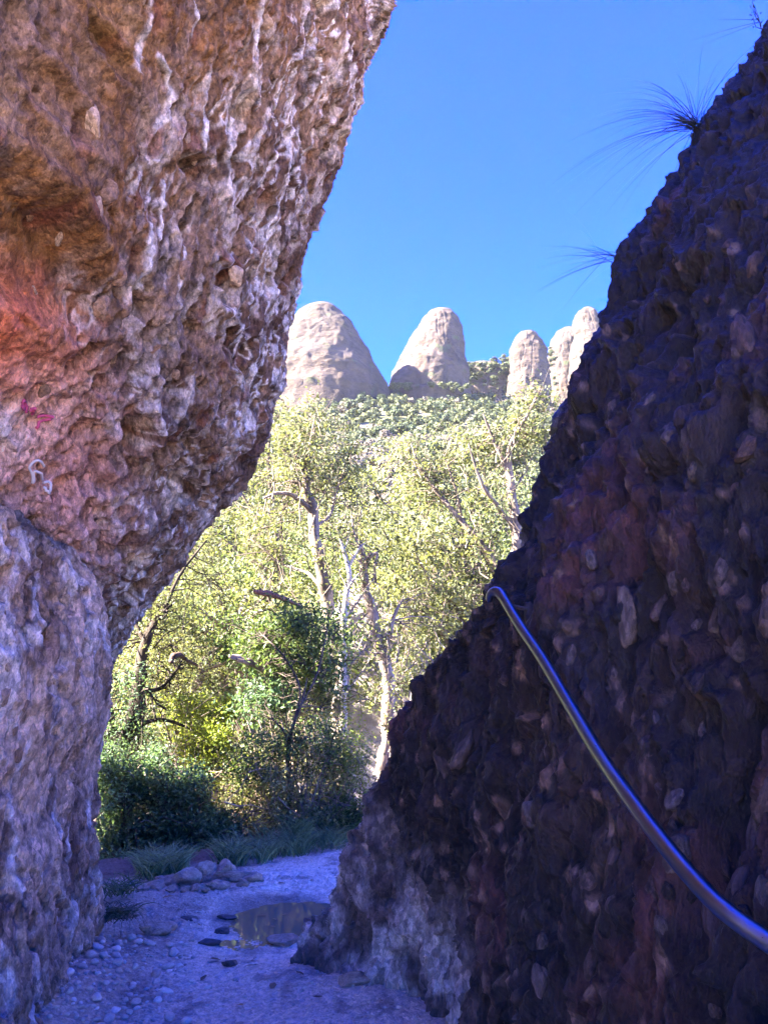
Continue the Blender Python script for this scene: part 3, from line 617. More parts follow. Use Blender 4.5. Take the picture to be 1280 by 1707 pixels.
make_tree('green_sapling', 'deep green broad leaved sapling with bare lower stem standing behind the grass verge', 'tree',
          [[(480, 1395, 8.7, 9), (481, 1310, 8.7, 8), (482, 1240, 8.7, 7), (490, 1205, 8.7, 6), (503, 1170, 8.8, 4), (512, 1130, 8.9, 2)]],
          [[(482, 1240, 8.7, 5), (470, 1215, 8.7, 3), (455, 1200, 8.7, 2)], [(490, 1205, 8.7, 4), (500, 1150, 8.9, 3), (470, 1090, 9, 3), (440, 1060, 9.2, 2)], [(500, 1180, 8.8, 4), (530, 1120, 9, 3), (545, 1050, 9.2, 2)], [(482, 1285, 8.7, 3), (510, 1295, 8.6, 2), (540, 1290, 8.6, 1)]],
          [(500, 1040, 9.6, 70, 40, 44), (440, 1090, 9.6, 65, 55, 56), (520, 1110, 9.6, 55, 55, 44), (440, 1170, 9.4, 60, 45, 44, DARK), (390, 1060, 10, 50, 45, 24), (545, 1180, 9.8, 40, 40, 20, OLIVE)], leaf=GREEN, leaf_size=.065, per=44, clump=.24, seed=7, bark=(.10, .075, .065), twig_r=.004)
make_tree('dead_branch', 'broken reddish brown branch end jutting from the deep green sapling', 'branch', [[(500, 1010, 9.7, 4), (478, 1000, 9.6, 8), (455, 992, 9.5, 10), (436, 988, 9.4, 10), (424, 985, 9.35, 7)]], bark=(.26, .13, .09), bark2=(.10, .05, .04), seed=8)
make_tree('dead_branch', 'pale snapped branch end lower down among the sapling leaves', 'branch', [[(455, 1130, 9.5, 5), (435, 1115, 9.3, 8), (415, 1103, 9.2, 11), (396, 1096, 9.15, 11), (384, 1093, 9.1, 8)]], bark=(.36, .26, .22), bark2=(.12, .08, .06), seed=9)
make_tree('dead_branch', 'short dark stub of branch near the dark double trunk', 'branch', [[(330, 1110, 9.7, 4), (312, 1100, 9.6, 5), (298, 1092, 9.5, 10), (289, 1096, 9.45, 11), (286, 1106, 9.4, 8)]], bark=(.14, .09, .075), seed=10)
# bushes
make_tree('evergreen_bush', 'dark evergreen bush in shade beside the rock buttress', 'bush',
          [[(250, 1452, 8.2, 7), (262, 1400, 8.2, 6), (275, 1330, 8.2, 4)], [(300, 1450, 8.2, 6), (320, 1390, 8.2, 5), (335, 1340, 8.2, 3)], [(205, 1450, 8.1, 6), (200, 1400, 8.1, 4), (210, 1350, 8.1, 3)]], [],
          [(240, 1400, 8.2, 75, 60, 120), (320, 1400, 8.2, 65, 48, 90), (280, 1330, 8.4, 70, 45, 80), (190, 1350, 8.3, 40, 90, 66), (380, 1420, 8.2, 30, 26, 26), (180, 1440, 7.9, 35, 40, 26), (250, 1442, 7.75, 60, 22, 40), (330, 1428, 7.9, 60, 20, 36), (205, 1452, 7.5, 45, 22, 40), (215, 1300, 8.4, 30, 45, 22), (265, 1275, 8.6, 28, 35, 16), (320, 1320, 8.3, 26, 40, 16), (365, 1375, 8.2, 40, 24, 22), (170, 1290, 8.4, 22, 60, 24)], leaf=DARK, leaf_size=.045, per=85, clump=.17, bark=(.10, .08, .06), seed=11, twig_r=.003)
make_tree('sunlit_bush', 'sunlit lime green bush behind the dark evergreen bush', 'bush',
          [[(360, 1400, 9.2, 7), (365, 1340, 9.2, 6), (350, 1270, 9.2, 3)], [(400, 1390, 9.2, 7), (410, 1320, 9.2, 5), (400, 1250, 9.2, 3)]], [],
          [(355, 1250, 9.4, 60, 40, 70), (400, 1290, 9.3, 55, 45, 60), (330, 1190, 9.8, 60, 45, 50), (390, 1200, 9.8, 40, 40, 30)], leaf=((.16, .22, .04), (.34, .38, .08)), leaf_size=.05, per=65, clump=.20, seed=12, bark=(.25, .2, .16), twig_r=.004)
make_tree('twiggy_bush', 'dry twiggy bush with grey green leaves at the path edge, around the sapling', 'bush',
          [[(470 + k * 9, 1402, 8.6 + .05 * (k % 3), 6), (468 + k * 10, 1350, 8.7, 5), (460 + k * 14 + (k % 2) * 10, 1270, 8.8, 3), (450 + k * 19, 1200, 8.9, 1.5)] for k in range(-3, 7)], [],
          [(430, 1330, 8.9, 60, 60, 60), (520, 1310, 9, 60, 60, 60), (570, 1300, 9.2, 45, 60, 40), (480, 1240, 9.2, 75, 45, 40), (560, 1350, 8.8, 40, 30, 30, GREEN), (430, 1385, 8.5, 50, 20, 24), (430, 1270, 8.6, 50, 50, 50, GREEN), (520, 1245, 8.7, 55, 45, 44, GREEN), (480, 1330, 8.4, 60, 50, 44), (575, 1250, 9.0, 40, 50, 36, ((.10, .15, .04), (.24, .27, .08))), (540, 1370, 8.4, 45, 22, 30)], leaf=OLIVE, leaf_size=.040, per=60, clump=.2, bark=(.33, .25, .20), seed=13, twig_r=.004, twig_col=(.30, .22, .17))
make_tree('low_bush', 'small fresh green bush at the foot of the dark rock slope', 'bush', [[(585, 1400, 8.4, 4), (590, 1370, 8.4, 3), (600, 1350, 8.4, 2)]], [],
          [(590, 1365, 8.4, 30, 22, 30), (625, 1345, 8.6, 30, 25, 24)], leaf=GREEN, leaf_size=.04, per=44, clump=.16, seed=14, bark=(.15, .12, .1), twig_r=.003)

# generic trees filling the gully behind: a few grown once, then copied one by one
def free_tree(h, spread, seed, leaf, name, label, cat, group, per=44, nclump=125, ls=.105, clump=.34, bark=(.2, .16, .13)):
    r = np.random.default_rng(900 + seed)
    tr = np.array([[0, 0, -.8, .17], [r.normal() * .1, r.normal() * .1, h * .25, .14], [r.normal() * .25, r.normal() * .25, h * .5, .10], [r.normal() * .4, r.normal() * .4, h * .75, .05], [r.normal() * .5, 0, h * .95, .015]])
    lb = []
    for k in range(6):
        z = h * r.uniform(.25, .7); a = r.uniform(0, 6.28); L = spread * r.uniform(.5, .95); q = np.array([np.interp(z, tr[:, 2], tr[:, j]) for j in (0, 1)])
        e = q + L * np.array([math.cos(a), math.sin(a)])
        lb.append(np.array([[*q, z, .06], [*(q * .5 + e * .5 + r.normal(size=2) * .15), z + h * .10, .035], [*e, z + h * r.uniform(.12, .28), .01]]))
    root = make_tree(name, label, cat, [tr], lb, [], bark=bark, seed=50 + seed, group=group)
    base = np.array([0, 0, -.8])
    mb = MB()
    big = [np.array([0, 0, h * .75])] + [l_[2, :3] for l_ in lb] + [np.array([r.normal() * spread * .4, r.normal() * spread * .4, h * r.uniform(.3, .95)]) for _ in range(5)]
    for i in range(nclump):
        c = big[i % len(big)] + ball(1, r)[0] * np.array([spread * .48, spread * .48, h * .17])
        k = int(per * r.uniform(.6, 1.3)); v_, f_, c_ = leaf_quads(c + r.normal(size=(k, 3)) * np.array([.5, .5, .36]) * clump - base, ls, leaf[0], leaf[1], r)
        mb.add(v_, f_, c_ * r.choice([.45, .75, 1.0, 1.3, 1.5]))
    mb.build('crown', M_leaf, root, smooth=False)
    return root
def copy_tree(o, parent=None):
    c = o.copy(); COL.objects.link(c)
    if parent is not None: c.parent = parent
    for ch in list(o.children): copy_tree(ch, c)
    return c
G1 = 'holm oaks crowding the gully behind the path'
LB = ['airy yellow green oak crowded among other oaks filling the gully', 'mid green oak crowded among other oaks filling the gully', 'dull olive oak crowded among other oaks filling the gully']
protos = [free_tree(5.6, 2.2, 1, YG, 'gully_oak', LB[0], 'tree', G1), free_tree(5.0, 2.3, 2, ((.075, .11, .045), (.18, .21, .095)), 'gully_oak', LB[1], 'tree', G1), free_tree(4.6, 2.1, 3, OLIVE, 'gully_oak', LB[2], 'tree', G1)]
r = np.random.default_rng(4242)
spots = []
for d, us in [(14.0, (215, 270, 330, 395, 790)), (16.5, (250, 310, 370, 430, 720, 850)), (20, (270, 350, 420, 500, 560, 660, 750, 830)), (25, (310, 400, 470, 530, 600, 690, 770, 860)), (33, (350, 430, 500, 560, 620, 680, 740, 820, 880))]:
    for u in us:
        uj = u + r.uniform(-20, 20); top = np.interp(uj, [200, 300, 400, 480, 560, 640, 720, 800, 880], [980, 860, 790, 790, 880, 890, 800, 780, 740]) + r.uniform(-10, 50)
        x_ = (uj - CX) / F_PX * d; zt = P(uj, top, d)[2]; zg = float(hill_h(np.array([x_]), np.array([d]))[0])
        spots.append((x_, d + r.uniform(-1.0, 1.0), max(.45, (zt - zg) / 6.3)))
for i, (x_, y_, s_) in enumerate(spots):
    k = (i * 7 + i // 3) % 3
    o = protos[k] if i < 3 else copy_tree(protos[k])
    if i < 3: o = protos[i]
    o.location = (x_, y_, float(hill_h(np.array([x_]), np.array([y_]))[0]) - .1); o.rotation_euler = (0, 0, r.uniform(0, 6.28)); w_ = max(.8, min(1.25, s_ * 1.05)); o.scale = (w_, w_, s_)
# pale boulder seen through the trees
v, f = [], []
th = np.linspace(0, 2 * math.pi, 90); ph = np.linspace(-.3, math.pi / 2, 50)
g = np.stack([np.cos(ph)[:, None] * np.cos(th), np.cos(ph)[:, None] * np.sin(th), np.sin(ph)[:, None] + 0 * th], -1).reshape(-1, 3)
g = np.sign(g) * np.abs(g) ** .8 * np.array([1.75, 1.3, 5.2])
g *= (1 + .13 * fbm(g * .7, 4, 701) + .03 * fbm(g * np.array([3, 3, 6]), 3, 702))[:, None]
c = mix(np.array([.40, .33, .31]), np.array([.26, .22, .22]), sstep(-.2, .4, fbm(g * np.array([1.5, 1.5, .6]), 4, 705))[:, None])
BO = link('boulder', np_mesh('boulder', g, grid_faces(50, 90), True, c), rock_mat('boulder_rock', bump=.06, scale=3.5, var=.3, spec=.1))
BO.location = ((625 - CX) / F_PX * 19, 18.6, -1.2); tag(BO, 'tall pale boulder half hidden by trees behind the crooked trunk', 'boulder')

# ------------------------------------------------------------------ wooded hillside
def far_crown(seed, n, leaf, ls):
    r = np.random.default_rng(1300 + seed); lob = ball(9, r) * np.array([1.7, 1.7, .9]) + np.array([0, 0, 2.1])
    j = r.integers(0, 9, n); q = r.normal(size=(n, 3)); q /= np.linalg.norm(q, axis=1, keepdims=True)
    pts = lob[j] + q * np.array([1.25, 1.25, 1.0]) * r.uniform(.55, 1.05, (n, 1)); pts[:, 2] = np.maximum(pts[:, 2], .1)
    nn = q + r.normal(size=(n, 3)) * .35 + np.array([0, 0, .25]); nn /= np.linalg.norm(nn, axis=1, keepdims=True)
    ax = np.cross(nn, r.normal(size=(n, 3))); ax /= np.linalg.norm(ax, axis=1, keepdims=True); sd_ = np.cross(nn, ax); L = (ls * r.uniform(.6, 1.3, n))[:, None]
    v = np.stack([pts - ax * L * .5, pts + sd_ * L * .42, pts + ax * L * .5, pts - sd_ * L * .42], 1).reshape(-1, 3)
    c = mix(np.array(leaf[0]), np.array(leaf[1]), r.random((n, 1))) * r.uniform(.8, 1.2, (n, 1))
    return v, np.arange(4 * n).reshape(n, 4), np.repeat(c, 4, 0)
FARL = [((.05, .065, .03), (.105, .115, .055)), ((.065, .08, .036), (.13, .138, .06)), ((.033, .05, .027), (.075, .09, .042)), ((.12, .10, .075), (.18, .155, .12))]
r = np.random.default_rng(77)
cand = []
y_ = 62.0
while y_ < 345:
    st = 3.3 + y_ * .006
    for x_ in np.arange(-.30 * y_ - 4, .34 * y_ + 4, st): cand.append((x_ + r.uniform(-1, 1) * st * .45, y_ + r.uniform(-1, 1) * st * .5))
    y_ += st * 1.25
cand = np.array(cand); ch = hill_h(cand[:, 0], cand[:, 1])
uu, vv, dd = proj(np.stack([cand[:, 0], cand[:, 1], ch + 3], 1))
vis = (uu > 470) & (uu < 930) & (vv < 830) & (vv > 560)
kind = np.where(fbm(np.stack([cand[:, 0] / 14, cand[:, 1] / 14, 0 * ch], 1), 3, 811) > .28, 3, r.integers(0, 3, len(cand)))
sc = r.uniform(.75, 1.25, len(cand))
idx = np.nonzero(vis)[0]; idx = idx[np.argsort(dd[idx] - 25 * sc[idx])][:292]
G2 = 'separate rounded trees on the wooded hillside'
FL = ['rounded dark olive tree on the wooded hillside below the needles', 'rounded lighter green tree on the wooded hillside below the needles', 'rounded deep green tree on the wooded hillside below the needles', 'bare brownish tree on the wooded hillside below the needles']
fm = []
for k in range(4):
    v_, f_, c_ = far_crown(k, 1100, FARL[k], .48); me = np_mesh('hillside_tree', v_, f_, False, c_); me.materials.append(M_far); fm.append(me)
for i in idx:
    k = int(kind[i]); o = bpy.data.objects.new('hillside_tree', fm[k]); o.location = (cand[i, 0], cand[i, 1], ch[i] - .3); s_ = sc[i]
    o.scale = (s_ * r.uniform(.9, 1.15), s_ * r.uniform(.9, 1.15), s_ * r.uniform(.8, 1.2)); o.rotation_euler = (0, 0, r.uniform(0, 6.28)); COL.objects.link(o); tag(o, FL[k], 'tree', G2)
rest = np.setdiff1d(np.arange(len(cand)), idx); mb = MB(); low = [far_crown(20 + k, 210, FARL[k], .85) for k in range(4)]
for i in rest:
    v_, f_, c_ = low[int(kind[i])]; a = r.uniform(0, 6.28); R_ = np.array([[math.cos(a), -math.sin(a), 0], [math.sin(a), math.cos(a), 0], [0, 0, 1]])
    mb.add((v_ @ R_.T) * sc[i] * np.array([1, 1, r.uniform(.8, 1.2)]) + np.array([cand[i, 0], cand[i, 1], ch[i] - .3]), f_, c_ * r.uniform(.8, 1.2))
# scrub on the rock shoulder and at the feet of the needles
for (u0, u1, v0, v1, d_, n_) in [(765, 850, 606, 660, 383, 230), (905, 925, 575, 640, 400, 16), (815, 850, 592, 610, 392, 14), (455, 790, 640, 650, 330, 60), (610, 640, 628, 640, 335, 8)]:
    for _ in range(n_):
        c = P(r.uniform(u0, u1), r.uniform(v0, v1), d_ + r.uniform(-6, 6)); v_, f_, c_ = low[r.integers(0, 3)]
        mb.add((v_ - np.array([0, 0, 2])) * r.uniform(.5, .9) + c, f_, c_)
o = mb.build('forest', M_far, None, False); tag(o, 'distant evergreen woodland covering the hillside', 'woodland', None, 'stuff')
print('far trees', len(idx), len(rest))

# ------------------------------------------------------------------ puddle
th = np.linspace(0, 2 * math.pi, 72, endpoint=False); rr_ = 1 + .10 * np.sin(3 * th + 1) + .06 * np.sin(7 * th)
pv = [np.array([-.80, 6.12, 0])] + [np.array([-.80 + .54 * q * math.cos(t), 6.12 + .72 * q * math.sin(t), 0]) for q, t in zip(rr_, th)]
me = bpy.data.meshes.new('puddle'); me.from_pydata([tuple(q) for q in pv], [], [(0, k + 1, (k + 1) % 72 + 1) for k in range(72)])
m, n, l, b = mat_new('muddy_water'); b.inputs['Base Color'].default_value = (.20, .15, .095, 1); b.inputs['Roughness'].default_value = .03; b.inputs['IOR'].default_value = 1.33; b.inputs['Specular IOR Level'].default_value = .9
nz = N(n, 'ShaderNodeTexNoise', Scale=9.0, Detail=2.0); bp = N(n, 'ShaderNodeBump', Strength=.25, Distance=.004); l.new(nz.outputs['Fac'], bp.inputs['Height']); l.new(bp.outputs[0], b.inputs['Normal'])
pu = link('puddle', me, m); pu.location = (0, 0, -.040); struct(pu)

# ------------------------------------------------------------------ loose stones, pebbles, embedded cobbles
import bmesh
def lump(seed, sub=2, amp=.22, flat=.0, cuts=0):
    bm = bmesh.new(); bmesh.ops.create_icosphere(bm, subdivisions=sub, radius=1)
    v = np.array([q.co[:] for q in bm.verts]); k = 1 + amp * fbm(v * 1.1 + seed * 9.7, 2, 850 + seed) + amp * .4 * fbm(v * 2.6 + seed, 2, 870 + seed)
    v = v * k[:, None]
    rc = np.random.default_rng(5000 + seed); cn = rc.normal(size=(cuts, 3)); cn /= np.linalg.norm(cn, axis=1, keepdims=True)
    for c_ in cn:
        h_ = rc.uniform(.5, .85); o_ = v @ c_ - h_; v = v - np.clip(o_, 0, None)[:, None] * c_ * .93
    v = np.sign(v) * np.abs(v) ** (1 - flat)
    for q, c in zip(bm.verts, v): q.co = c
    me = bpy.data.meshes.new('stone'); bm.to_mesh(me); bm.free()
    me.polygons.foreach_set('use_smooth', np.ones(len(me.polygons), bool)); return me
cob_r = [lump(k, 3, .34, 0, 4) for k in range(10)]; cob_l = [lump(20 + k, 3, .4, 0, 5) for k in range(6)]; peb = [lump(40 + k, 2, .3, 0, 5) for k in range(8)]
for me in cob_r: me.materials.append(M_cob_r)
for me in cob_l: me.materials.append(M_cob_l)
for me in peb: me.materials.append(M_pebble)
def seat(o, p, nrm, size, up=(0, 0, 1), spin=0):
    zax = Vector(nrm).normalized(); yax = Vector(up); yax = (yax - zax * yax.dot(zax)).normalized(); xax = yax.cross(zax)
    R_ = Matrix((xax, yax, zax)).transposed() @ Matrix.Rotation(spin, 3, 'Z')
    o.matrix_basis = Matrix.Translation(Vector(p)) @ R_.to_4x4() @ Matrix.Diagonal((*size, 1))
def embed(parent, g, nrm, meshes, n, smin, smax, seed, umin=-10, umax=1290, vmin=-10, vmax=1715, test=None, sink=.25):
    r = np.random.default_rng(seed); p = g.reshape(-1, 3); q = nrm.reshape(-1, 3); u, v, d = proj(p)
    face = ((CAM - p) * q).sum(1) / np.linalg.norm(CAM - p, axis=1)
    m = (u > umin) & (u < umax) & (v > vmin) & (v < vmax) & (d > .4) & (face > .12)
    if test is not None: m &= test(p)
    k = np.nonzero(m)[0]; wt = 1 / d[k] ** 2 * (np.linalg.norm(np.gradient(g, axis=1).reshape(-1, 3)[k], axis=1)) * face[k]; wt /= wt.sum()
    pick = r.choice(k, size=n * 8, p=wt); got = []; rad = []
    for j in pick:
        if len(got) >= n: break
        s_ = smin + (smax - smin) * r.random() ** 2.2
        if got:
            dd = np.linalg.norm(np.array(got) - p[j], axis=1)
            if (dd < (np.array(rad) + s_) * .95).any(): continue
        got.append(p[j]); rad.append(s_)
        o = bpy.data.objects.new('cobble', meshes[int(r.integers(len(meshes)))]); COL.objects.link(o); o.parent = parent
        seat(o, p[j] - q[j] * s_ * sink, q[j] + r.normal(size=3) * .2, (s_ * r.uniform(.75, 1.0), s_ * r.uniform(1.1, 2.0), s_ * r.uniform(.6, .85)), spin=r.normal() * .25)
    return len(got)
print('cobbles', embed(ROCK_R, gRd, nR, cob_r, 298, .018, .058, 5, sink=.62, test=lambda q: (q[:, 2] > 1.0) | (q[:, 1] < 3.2)), embed(ROCK_L, gLd, nL, cob_l, 60, .02, .06, 6, umax=560, vmax=1000, sink=.45), embed(ROCK_B, gBd, nB, cob_l, 40, .02, .05, 7, vmin=900, sink=.45))
def on_rock(g, u, v): return find_on(g, u, v)
for (u, v, s_) in [(190, 322, .065), (182, 512, .06), (402, 468, .075), (300, 620, .04), (455, 40, .06), (85, 655, .04)]:
    c = on_rock(gLd, u, v)
    if c is None: continue
    j = int(np.argmin(((gLd.reshape(-1, 3) - c) ** 2).sum(1))); o = bpy.data.objects.new('cobble', cob_l[int(u) % 6]); COL.objects.link(o); o.parent = ROCK_L
    o['label'] = 'pale cobble standing proud of the brown rock'
    seat(o, c - nL.reshape(-1, 3)[j] * s_ * .2, nL.reshape(-1, 3)[j], (s_ * 1.1, s_, s_ * .8))
def gz(x, y): return float(path_z(np.array([x]), np.array([y]))[0])
def ground_at(u, v):
    d = P(u, v, 1.0) - CAM; t = -CAM[2] / d[2]; q = CAM + d * t; return q[0], q[1]
r = np.random.default_rng(31)
n_p = 0; taken = []
for _ in range(4000):
    if n_p >= 280: break
    u = r.uniform(75, 350); v = r.uniform(1560, 1712)
    if r.random() > np.clip(1.15 - (u - 90 - (1707 - v) * .45) / 190, .04, 1): continue
    x_, y_ = ground_at(u, v); s_ = .011 + .030 * r.random() ** 3
    if taken and (np.hypot(np.array(taken)[:, 0] - x_, np.array(taken)[:, 1] - y_) < (np.array(taken)[:, 2] + s_) * .9).any(): continue
    taken.append((x_, y_, s_)); n_p += 1
    o = bpy.data.objects.new('pebble', peb[int(r.integers(8))]); COL.objects.link(o); o.location = (x_, y_, gz(x_, y_) + s_ * .35); o.rotation_euler = (r.normal() * .2, r.normal() * .2, r.uniform(0, 6.28)); o.scale = (s_ * 1.15, s_ * .85, s_ * .62)
    tag(o, 'rounded pale pebble loose on the ground at the foot of the rock buttress', 'pebble', 'loose pebbles at the foot of the rock buttress')
print('pebbles', n_p)
mb = MB()
ic = lump(60, 1, .2); iv = np.array([q.co[:] for q in ic.vertices]); it = np.array([list(q.vertices) + [q.vertices[2]] for q in ic.polygons]); bpy.data.meshes.remove(ic)
mbv, mbf, nn_ = [], [], 0
tri = it[:, :3]
for _ in range(2600):
    y_ = r.uniform(3.5, 7.6); x_ = r.uniform(-1.9, .6)
    if (abs(x_ + .76) < .5 and abs(y_ - 6.12) < .7): continue
    dens = .35 + .65 * (x_ < -1.15) + .4 * (x_ > -.5)
    if r.random() > dens: continue
    s_ = .004 + .013 * r.random() ** 3; a = r.uniform(0, 6.28); ca, sa = math.cos(a), math.sin(a)
    q = iv * np.array([1.2, .85, .65]) * s_; q = np.stack([q[:, 0] * ca - q[:, 1] * sa, q[:, 0] * sa + q[:, 1] * ca, q[:, 2]], 1) + np.array([x_, y_, gz(x_, y_) + s_ * .3])
    mbv.append(q); mbf.append(tri + nn_); nn_ += len(q)
o = link('gravel', np_mesh('gravel', np.concatenate(mbv), np.concatenate(mbf), True), M_pebble); tag(o, 'fine gravel scattered over the path', 'gravel', None, 'stuff')
M_stone = rock_mat('path_stone', bump=.02, scale=2.0, attr=False, base=(.38, .265, .20), var=.5, spec=.15)
M_dark = rock_mat('dark_chip', bump=.01, scale=2.2, attr=False, base=(.09, .07, .07), var=.4, rough=.6)
def stone(name, label, u, v, size, mat, seed, cat='stone', rz=0, lift=.3, group=None, fl=.25, parent=None):
    me = lump(70 + seed, 4, .5, 0, 6); me.materials.append(mat); o = link(name, me, None, parent)
    x_, y_ = ground_at(u, v); o.location = (x_, y_, gz(x_, y_) + size[2] * lift); o.rotation_euler = (0, 0, rz); o.scale = size
    if label: tag(o, label, cat, group)
    return o
stone('stone', 'brownish stone in the middle of the path left of the puddle', 262, 1553, (.115, .085, .065), M_stone, 1, rz=.3)
stone('stone', 'flat tan stone beside the dark grass tuft', 222, 1522, (.10, .08, .05), M_stone, 2)
stone('stone', 'pale flat stone at the foot of the dark rock slope', 588, 1640, (.10, .08, .05), M_stone, 3)
stone('stone', 'grey stone at the near right edge of the puddle', 478, 1562, (.10, .12, .05), M_stone, 4, rz=.5)
stone('stone', 'small dark stone near the bottom middle of the path', 385, 1598, (.045, .035, .03), M_dark, 5)
for i, (u, v, sx_, lab) in enumerate([(378, 1524, .07, 'flat dark chip of rock lying at the far left edge of the puddle'), (374, 1546, .065, 'slanted dark chip of rock at the near left edge of the puddle'), (345, 1564, .085, 'broad dark chip of rock nearest the camera left of the puddle'), (316, 1530, .06, 'dark chip of rock on the path farthest left of the puddle')]):
    stone('rock_chip', lab, u, v, (sx_, .035, .022), M_dark, 10 + i, 'stone', rz=[.1, .6, .2, -.1][i], lift=.4)
LEDGE = thing('rock_ledge', 'low rubbly rock ledge across the far left of the path', 'rock ledge', (0, 0, 0))
for i, (u, v, sx_, sy_, sz_) in enumerate([(395, 1468, .17, .12, .07), (345, 1466, .15, .10, .10), (305, 1472, .15, .12, .09), (360, 1482, .10, .09, .06), (262, 1480, .10, .08, .05), (330, 1486, .07, .06, .05), (285, 1488, .06, .05, .045), (310, 1488, .05, .05, .04), (418, 1472, .10, .08, .06), (375, 1462, .13, .11, .10), (240, 1484, .06, .05, .03), (345, 1490, .05, .04, .035), (405, 1480, .06, .05, .05), (275, 1474, .10, .09, .06)]):
    stone('stone', None, u, v, (sx_, sy_, sz_), M_stone, 20 + i, rz=i * 1.3, parent=LEDGE, lift=.35, fl=.3)

r = np.random.default_rng(91)
M_litter = leaf_mat('dry_leaf', .15, .6, .3)
LW = ['dry brown leaf lying on the wet path near the puddle', 'dead leaf floating on the muddy puddle']
for i, (u, v) in enumerate([(452, 1536), (430, 1530), (470, 1528), (448, 1549), (300, 1585), (330, 1540), (410, 1512), (298, 1520), (360, 1590), (420, 1605), (500, 1620), (340, 1622), (455, 1640), (530, 1660), (400, 1668), (280, 1500), (520, 1470), (470, 1475)]):
    x_, y_ = ground_at(u, v); fl_ = i < 4
    q = np.array([[-.5, 0, 0], [-.15, .24, .06], [.25, .2, .04], [.5, 0, .02], [.25, -.2, .07], [-.15, -.24, .03]]) * r.uniform(.045, .085)
    c_ = np.tile(np.array([[.20, .11, .06]]) * r.uniform(.5, 1.4), (6, 1))
    o = link('fallen_leaf', np_mesh('fallen_leaf', q, np.array([[0, 1, 2, 3], [0, 3, 4, 5]]), False, c_), M_litter)
    o.location = (x_, y_ + (.2 if fl_ else 0), -.0375 if fl_ else gz(x_, y_) + .012); o.rotation_euler = (r.normal() * (.03 if fl_ else .15), r.normal() * (.03 if fl_ else .15), r.uniform(0, 6.28))
    tag(o, LW[1] if fl_ else 'dry brown leaf lying on the gritty path', 'leaf', 'leaves floating on the puddle' if fl_ else 'fallen leaves on the path')

# ------------------------------------------------------------------ grasses
def blades(mb, base, n, lmin, lmax, w, colA, colB, r, lean=.5, dirv=None, droop=.5, spread=.05, segs=4):
    for _ in range(n):
        L = r.uniform(lmin, lmax); a = r.uniform(0, 6.28); dv = np.array([math.cos(a) * lean, math.sin(a) * lean, 1.0]) if dirv is None else np.array(dirv) + r.normal(size=3) * lean
        dv /= np.linalg.norm(dv); side = np.cross(dv, r.normal(size=3)); side /= np.linalg.norm(side)
        b0 = np.asarray(base) + r.normal(size=3) * np.array([spread, spread, spread * .1]); t = np.linspace(0, 1, segs + 1)[:, None]
        c = b0 + dv * L * t + np.array([0, 0, -1]) * droop * L * t ** 2.2 + np.array([dv[0], dv[1], 0]) * .25 * L * t ** 2
        ww = w * (1 - .9 * t ** 1.6)
        v = np.stack([c - side * ww, c + side * ww], 1).reshape(-1, 3); k = np.arange(segs) * 2
        mb.add(v, np.stack([k, k + 1, k + 3, k + 2], 1), mix(np.array(colA), np.array(colB), r.random()) * r.uniform(.7, 1.25))
r = np.random.default_rng(55); mb = MB()
for _ in range(900):
    u = r.uniform(225, 575)
    if vnoise(np.array([[u / 26., _ * 0., 3.]]), 9)[0] < -.05 + .25 * r.normal() * .5: continue
    v = np.interp(u, [225, 330, 430, 480, 575], [1462, 1440, 1425, 1412, 1398]) + r.normal() * 6
    x_, y_ = ground_at(u, v); blades(mb, (x_, y_, gz(x_, y_)), 9, .18, .42, .005, (.11, .16, .07), (.26, .32, .16), r, .5, droop=.45, spread=.05)
for _ in range(60):
    u = r.uniform(430, 590); v = 1405 + r.normal() * 8; x_, y_ = ground_at(u, v); blades(mb, (x_, y_, gz(x_, y_)), 7, .12, .28, .004, (.26, .20, .13), (.42, .36, .24), r, .9, droop=.7, spread=.05)
o = mb.build('verge_grass', M_grass, None); tag(o, 'green and straw coloured grass along the far edge of the path', 'grass', None, 'stuff')
def tuft(name, label, base, n, lmin, lmax, w, ca, cb, lean, seed, **kw):
    mb = MB(); blades(mb, (0, 0, 0), n, lmin, lmax, w, ca, cb, np.random.default_rng(seed), lean, **kw)
    o = mb.build(name, M_grass); o.location = base; return tag(o, label, 'grass')
x_, y_ = ground_at(176, 1560); tuft('grass_tuft', 'dark drooping grass tuft at the base of the rock buttress', (x_ + .05, y_, gz(x_, y_) + .12), 150, .18, .42, .004, (.03, .04, .03), (.08, .10, .07), .9, 1, droop=.9, spread=.05)
x_, y_ = ground_at(172, 1500); tuft('grass_tuft', 'green grass tuft higher up against the rock buttress', (x_ + .12, y_, gz(x_, y_) + .05), 130, .18, .36, .004, (.05, .09, .04), (.11, .16, .08), .8, 2, droop=.5, spread=.07)
x_, y_ = ground_at(540, 1404); tuft('grass_tuft', 'dry straw coloured grass tuft beside the dark rock slope', (x_, y_, gz(x_, y_)), 110, .22, .48, .0045, (.20, .21, .10), (.40, .37, .2), .55, 3, droop=.45, spread=.06)
M_thin = M_grass
def rock_pt(u, v):
    c = None
    for uu_ in range(int(u) - 80, int(u) + 60, 4):
        c = find_on(gRd, uu_, v)
        if c is not None: break
    if c is None: c = P(u, v, 4.7)
    return c
tuft('grass_tuft', 'large spray of long grass on the dark rock slope against the sky', rock_pt(1186, 205), 130, .26, .74, .0018, (.02, .03, .035), (.05, .06, .05), .5, 4, dirv=(-.70, -.1, .50), droop=.6, spread=.02, segs=7)
tuft('grass_tuft', 'small sparse grass spray lower on the dark rock slope against the sky', rock_pt(1036, 425), 30, .14, .42, .0017, (.02, .03, .035), (.05, .06, .05), .42, 5, dirv=(-.85, -.1, .05), droop=.35, spread=.04, segs=6)
mb = MB(); r = np.random.default_rng(8)
b0 = rock_pt(1268, 50)
